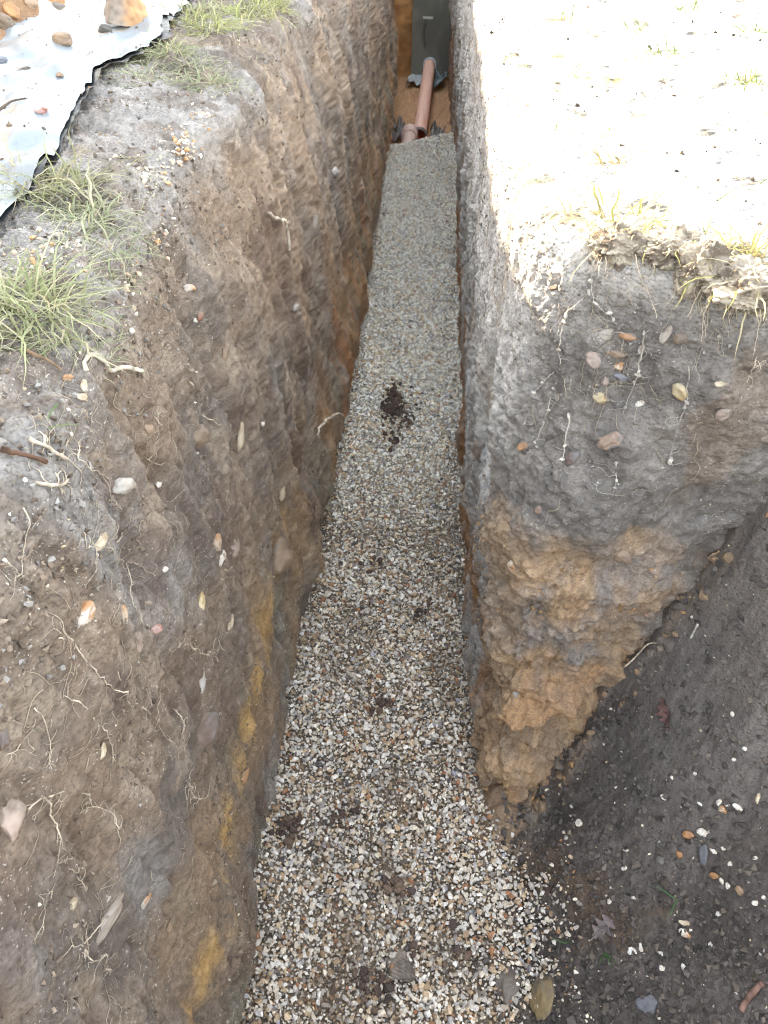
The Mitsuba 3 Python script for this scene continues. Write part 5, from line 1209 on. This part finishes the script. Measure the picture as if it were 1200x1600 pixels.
# ------------------------------------------------------------------ drain pipes, the board and the scraps at the far end
bsdf('pipe_material', VC, 0.45, 0.4)
bsdf('plastic_material', VC, 0.4, 0.4)


def pipe(p0, p1, ro, ri, n=28, rings=14):
    """A hollow pipe with open ends; returns (mesh, place along it, place round it)."""
    p0, p1 = np.array(p0, float), np.array(p1, float)
    t = unit(p1 - p0)
    a_ = unit(np.cross(t, [0, 0, 1.0]))
    b_ = np.cross(a_, t)
    an = np.arange(n) * 2 * PI / n
    prof = [(u, ro) for u in np.linspace(0, 1, rings)] + [(1, ri)] + [(u, ri) for u in np.linspace(1, 0, rings)] + [(0, ro)]
    v = np.array([p0 + (p1 - p0) * u + rad * (math.cos(x) * a_ + math.sin(x) * b_) for u, rad in prof for x in an])
    f = []
    for i in range(len(prof) - 1):
        for j in range(n):
            q = [i * n + j, i * n + (j + 1) % n, (i + 1) * n + (j + 1) % n, (i + 1) * n + j]
            f += [[q[0], q[1], q[2]], [q[0], q[2], q[3]]]
    return (v, np.array(f)), np.repeat([u for u, _ in prof], n), np.tile(an, len(prof))


def pipe_color(v, an, base_):
    dust = sst(-0.2, 0.8, np.sin(an) + 0.7 * fb(v[:, 1] * 8, an * 1.2, 3, 3))
    return np.clip(mixc(base_, [0.78, 0.58, 0.50], dust * 0.55) * (1 + 0.12 * fb(v[:, 1] * 25, an * 4, 2, 6))[:, None], 0.03, 0.8)


ORANGE = [0.84, 0.40, 0.27]
labels['drain_pipe'] = {'label': 'long orange plastic drain pipe running on to the far end of the trench', 'category': 'pipe'}
A_, B_ = np.array([-0.232, 6.72, -0.10]), np.array([-0.182, 8.86, -0.055])
m_, u_, an_ = pipe(A_, B_, 0.0585, 0.0545)
add('drain_pipe__barrel', m_, 'pipe_material', pipe_color(m_[0], an_, ORANGE), smooth=40 if False else False)
e_ = unit(B_ - A_)
m_, u_, an_ = pipe(A_ - e_ * 0.005, A_ + e_ * 0.05, 0.064, 0.0552, rings=3)
add('drain_pipe__rim', m_, 'pipe_material', np.tile([0.16, 0.13, 0.12], (len(m_[0]), 1)), smooth=False, label='dark open rim of the orange pipe')
m_, u_, an_ = pipe(B_ - e_ * 0.11, B_ + e_ * 0.03, 0.068, 0.0592, rings=4)
add('drain_pipe__collar', m_, 'plastic_material', np.tile([0.55, 0.62, 0.66], (len(m_[0]), 1)), smooth=False, label='pale bluish collar at the far end of the orange pipe')
labels['pipe_stub'] = {'label': 'dusty pinkish grey pipe end coming out from under the gravel', 'category': 'pipe'}
m_, u_, an_ = pipe([-0.305, 5.9, -0.075], [-0.308, 6.66, -0.055], 0.055, 0.0505)
add('pipe_stub__barrel', m_, 'pipe_material', np.clip(pipe_color(m_[0], an_, [0.36, 0.24, 0.21]), 0, 1), smooth=False)
m_, u_, an_ = pipe([-0.308, 6.55, -0.058], [-0.308, 6.68, -0.053], 0.066, 0.0555, rings=4)
add('pipe_stub__socket', m_, 'pipe_material', np.clip(pipe_color(m_[0], an_, [0.38, 0.26, 0.23]), 0, 1), smooth=False)

labels['end_board'] = {'label': 'dark grey green upright board closing the far end of the trench', 'category': 'board'}
bx, bz = np.meshgrid(np.linspace(-0.370, 0.02, 30), np.linspace(-0.16, 1.42, 70))
front_ = np.stack([bx, 8.80 + 0.004 * fb(bx * 6, bz * 3, 3, 4), bz], -1)
back_ = front_ + [0, 0.035, 0]
bv = np.vstack([front_.reshape(-1, 3), back_.reshape(-1, 3)])
bf = [grid_faces(*bx.shape), grid_faces(*bx.shape, flip=True) + bx.size]
rimi = np.r_[np.arange(30), np.arange(1, 70) * 30 + 29, np.arange(28, -1, -1) + 69 * 30, np.arange(68, 0, -1) * 30]
nx_ = np.roll(rimi, -1)
bf += [np.c_[rimi, rimi + bx.size, nx_ + bx.size], np.c_[rimi, nx_ + bx.size, nx_]]
c_ = mixc([0.20, 0.20, 0.165], [0.13, 0.135, 0.115], sst(-0.5, 0.5, fb(bv[:, 0] * 6, bv[:, 2] * 3, 4, 3)))
c_ = mixc(c_, [0.05, 0.05, 0.045], np.exp(-((bv[:, 0] + 0.235 + 0.02 * fb(bv[:, 2] * 8, 1, 2, 3)) / 0.012) ** 2) * sst(0.34, 0.30, bv[:, 2]) * sst(0.05, 0.12, bv[:, 2]) * 0.8)
add('end_board__panel', (bv, np.vstack(bf)), 'plastic_material', c_, smooth=False)
mk = trimesh.creation.box([0.10, 0.004, 0.022])
mk.apply_translation([-0.215, 8.793, 0.35])
add('end_board__white_mark', mk, 'plastic_material', np.tile([0.5, 0.52, 0.5], (len(mk.vertices), 1)), label='small pale mark high on the board')


def scrap(x0, x1, y0, y1, z, seed, amp, tint):
    sx, sy = np.meshgrid(np.linspace(0, 1, 26), np.linspace(0, 1, 18))
    v0 = np.stack([x0 + (x1 - x0) * sx + 0.02 * fb(sy * 3, seed, 2, 2), y0 + (y1 - y0) * sy + 0.03 * fb(sx * 3, seed + 5, 2, 3), z + amp * (0.5 + fb(sx * 3 + seed, sy * 3, 3, 5))], -1)
    v = np.vstack([v0.reshape(-1, 3), (v0 - [0, 0, 0.003]).reshape(-1, 3)])
    f = np.vstack([grid_faces(18, 26), grid_faces(18, 26, True) + 468])
    return (v, f), np.asarray(tint) * (1 + 0.15 * fb(v[:, 0] * 30, v[:, 1] * 20, 2, 4))[:, None]


for a5, tint, lab in (((-0.40, -0.22, 8.5, 8.78, -0.175, 3, 0.035), [0.42, 0.47, 0.49], 'pale blue plastic scrap left of the collar at the far end'), ((-0.13, -0.03, 8.45, 8.78, -0.17, 9, 0.06), [0.22, 0.27, 0.29], 'dull blue plastic scrap right of the collar at the far end'),
                      ((-0.46, -0.36, 6.85, 7.35, -0.20, 6, 0.06), [0.20, 0.185, 0.18], 'grey plastic scrap left of the pipe end'), ((-0.13, -0.02, 6.8, 7.2, -0.19, 12, 0.07), [0.19, 0.175, 0.165], 'grey plastic scrap right of the pipe end')):
    m_, c_ = scrap(*a5, tint)
    add('plastic_scrap', m_, 'plastic_material', np.clip(c_, 0.02, 0.8), label=lab, category='scrap')
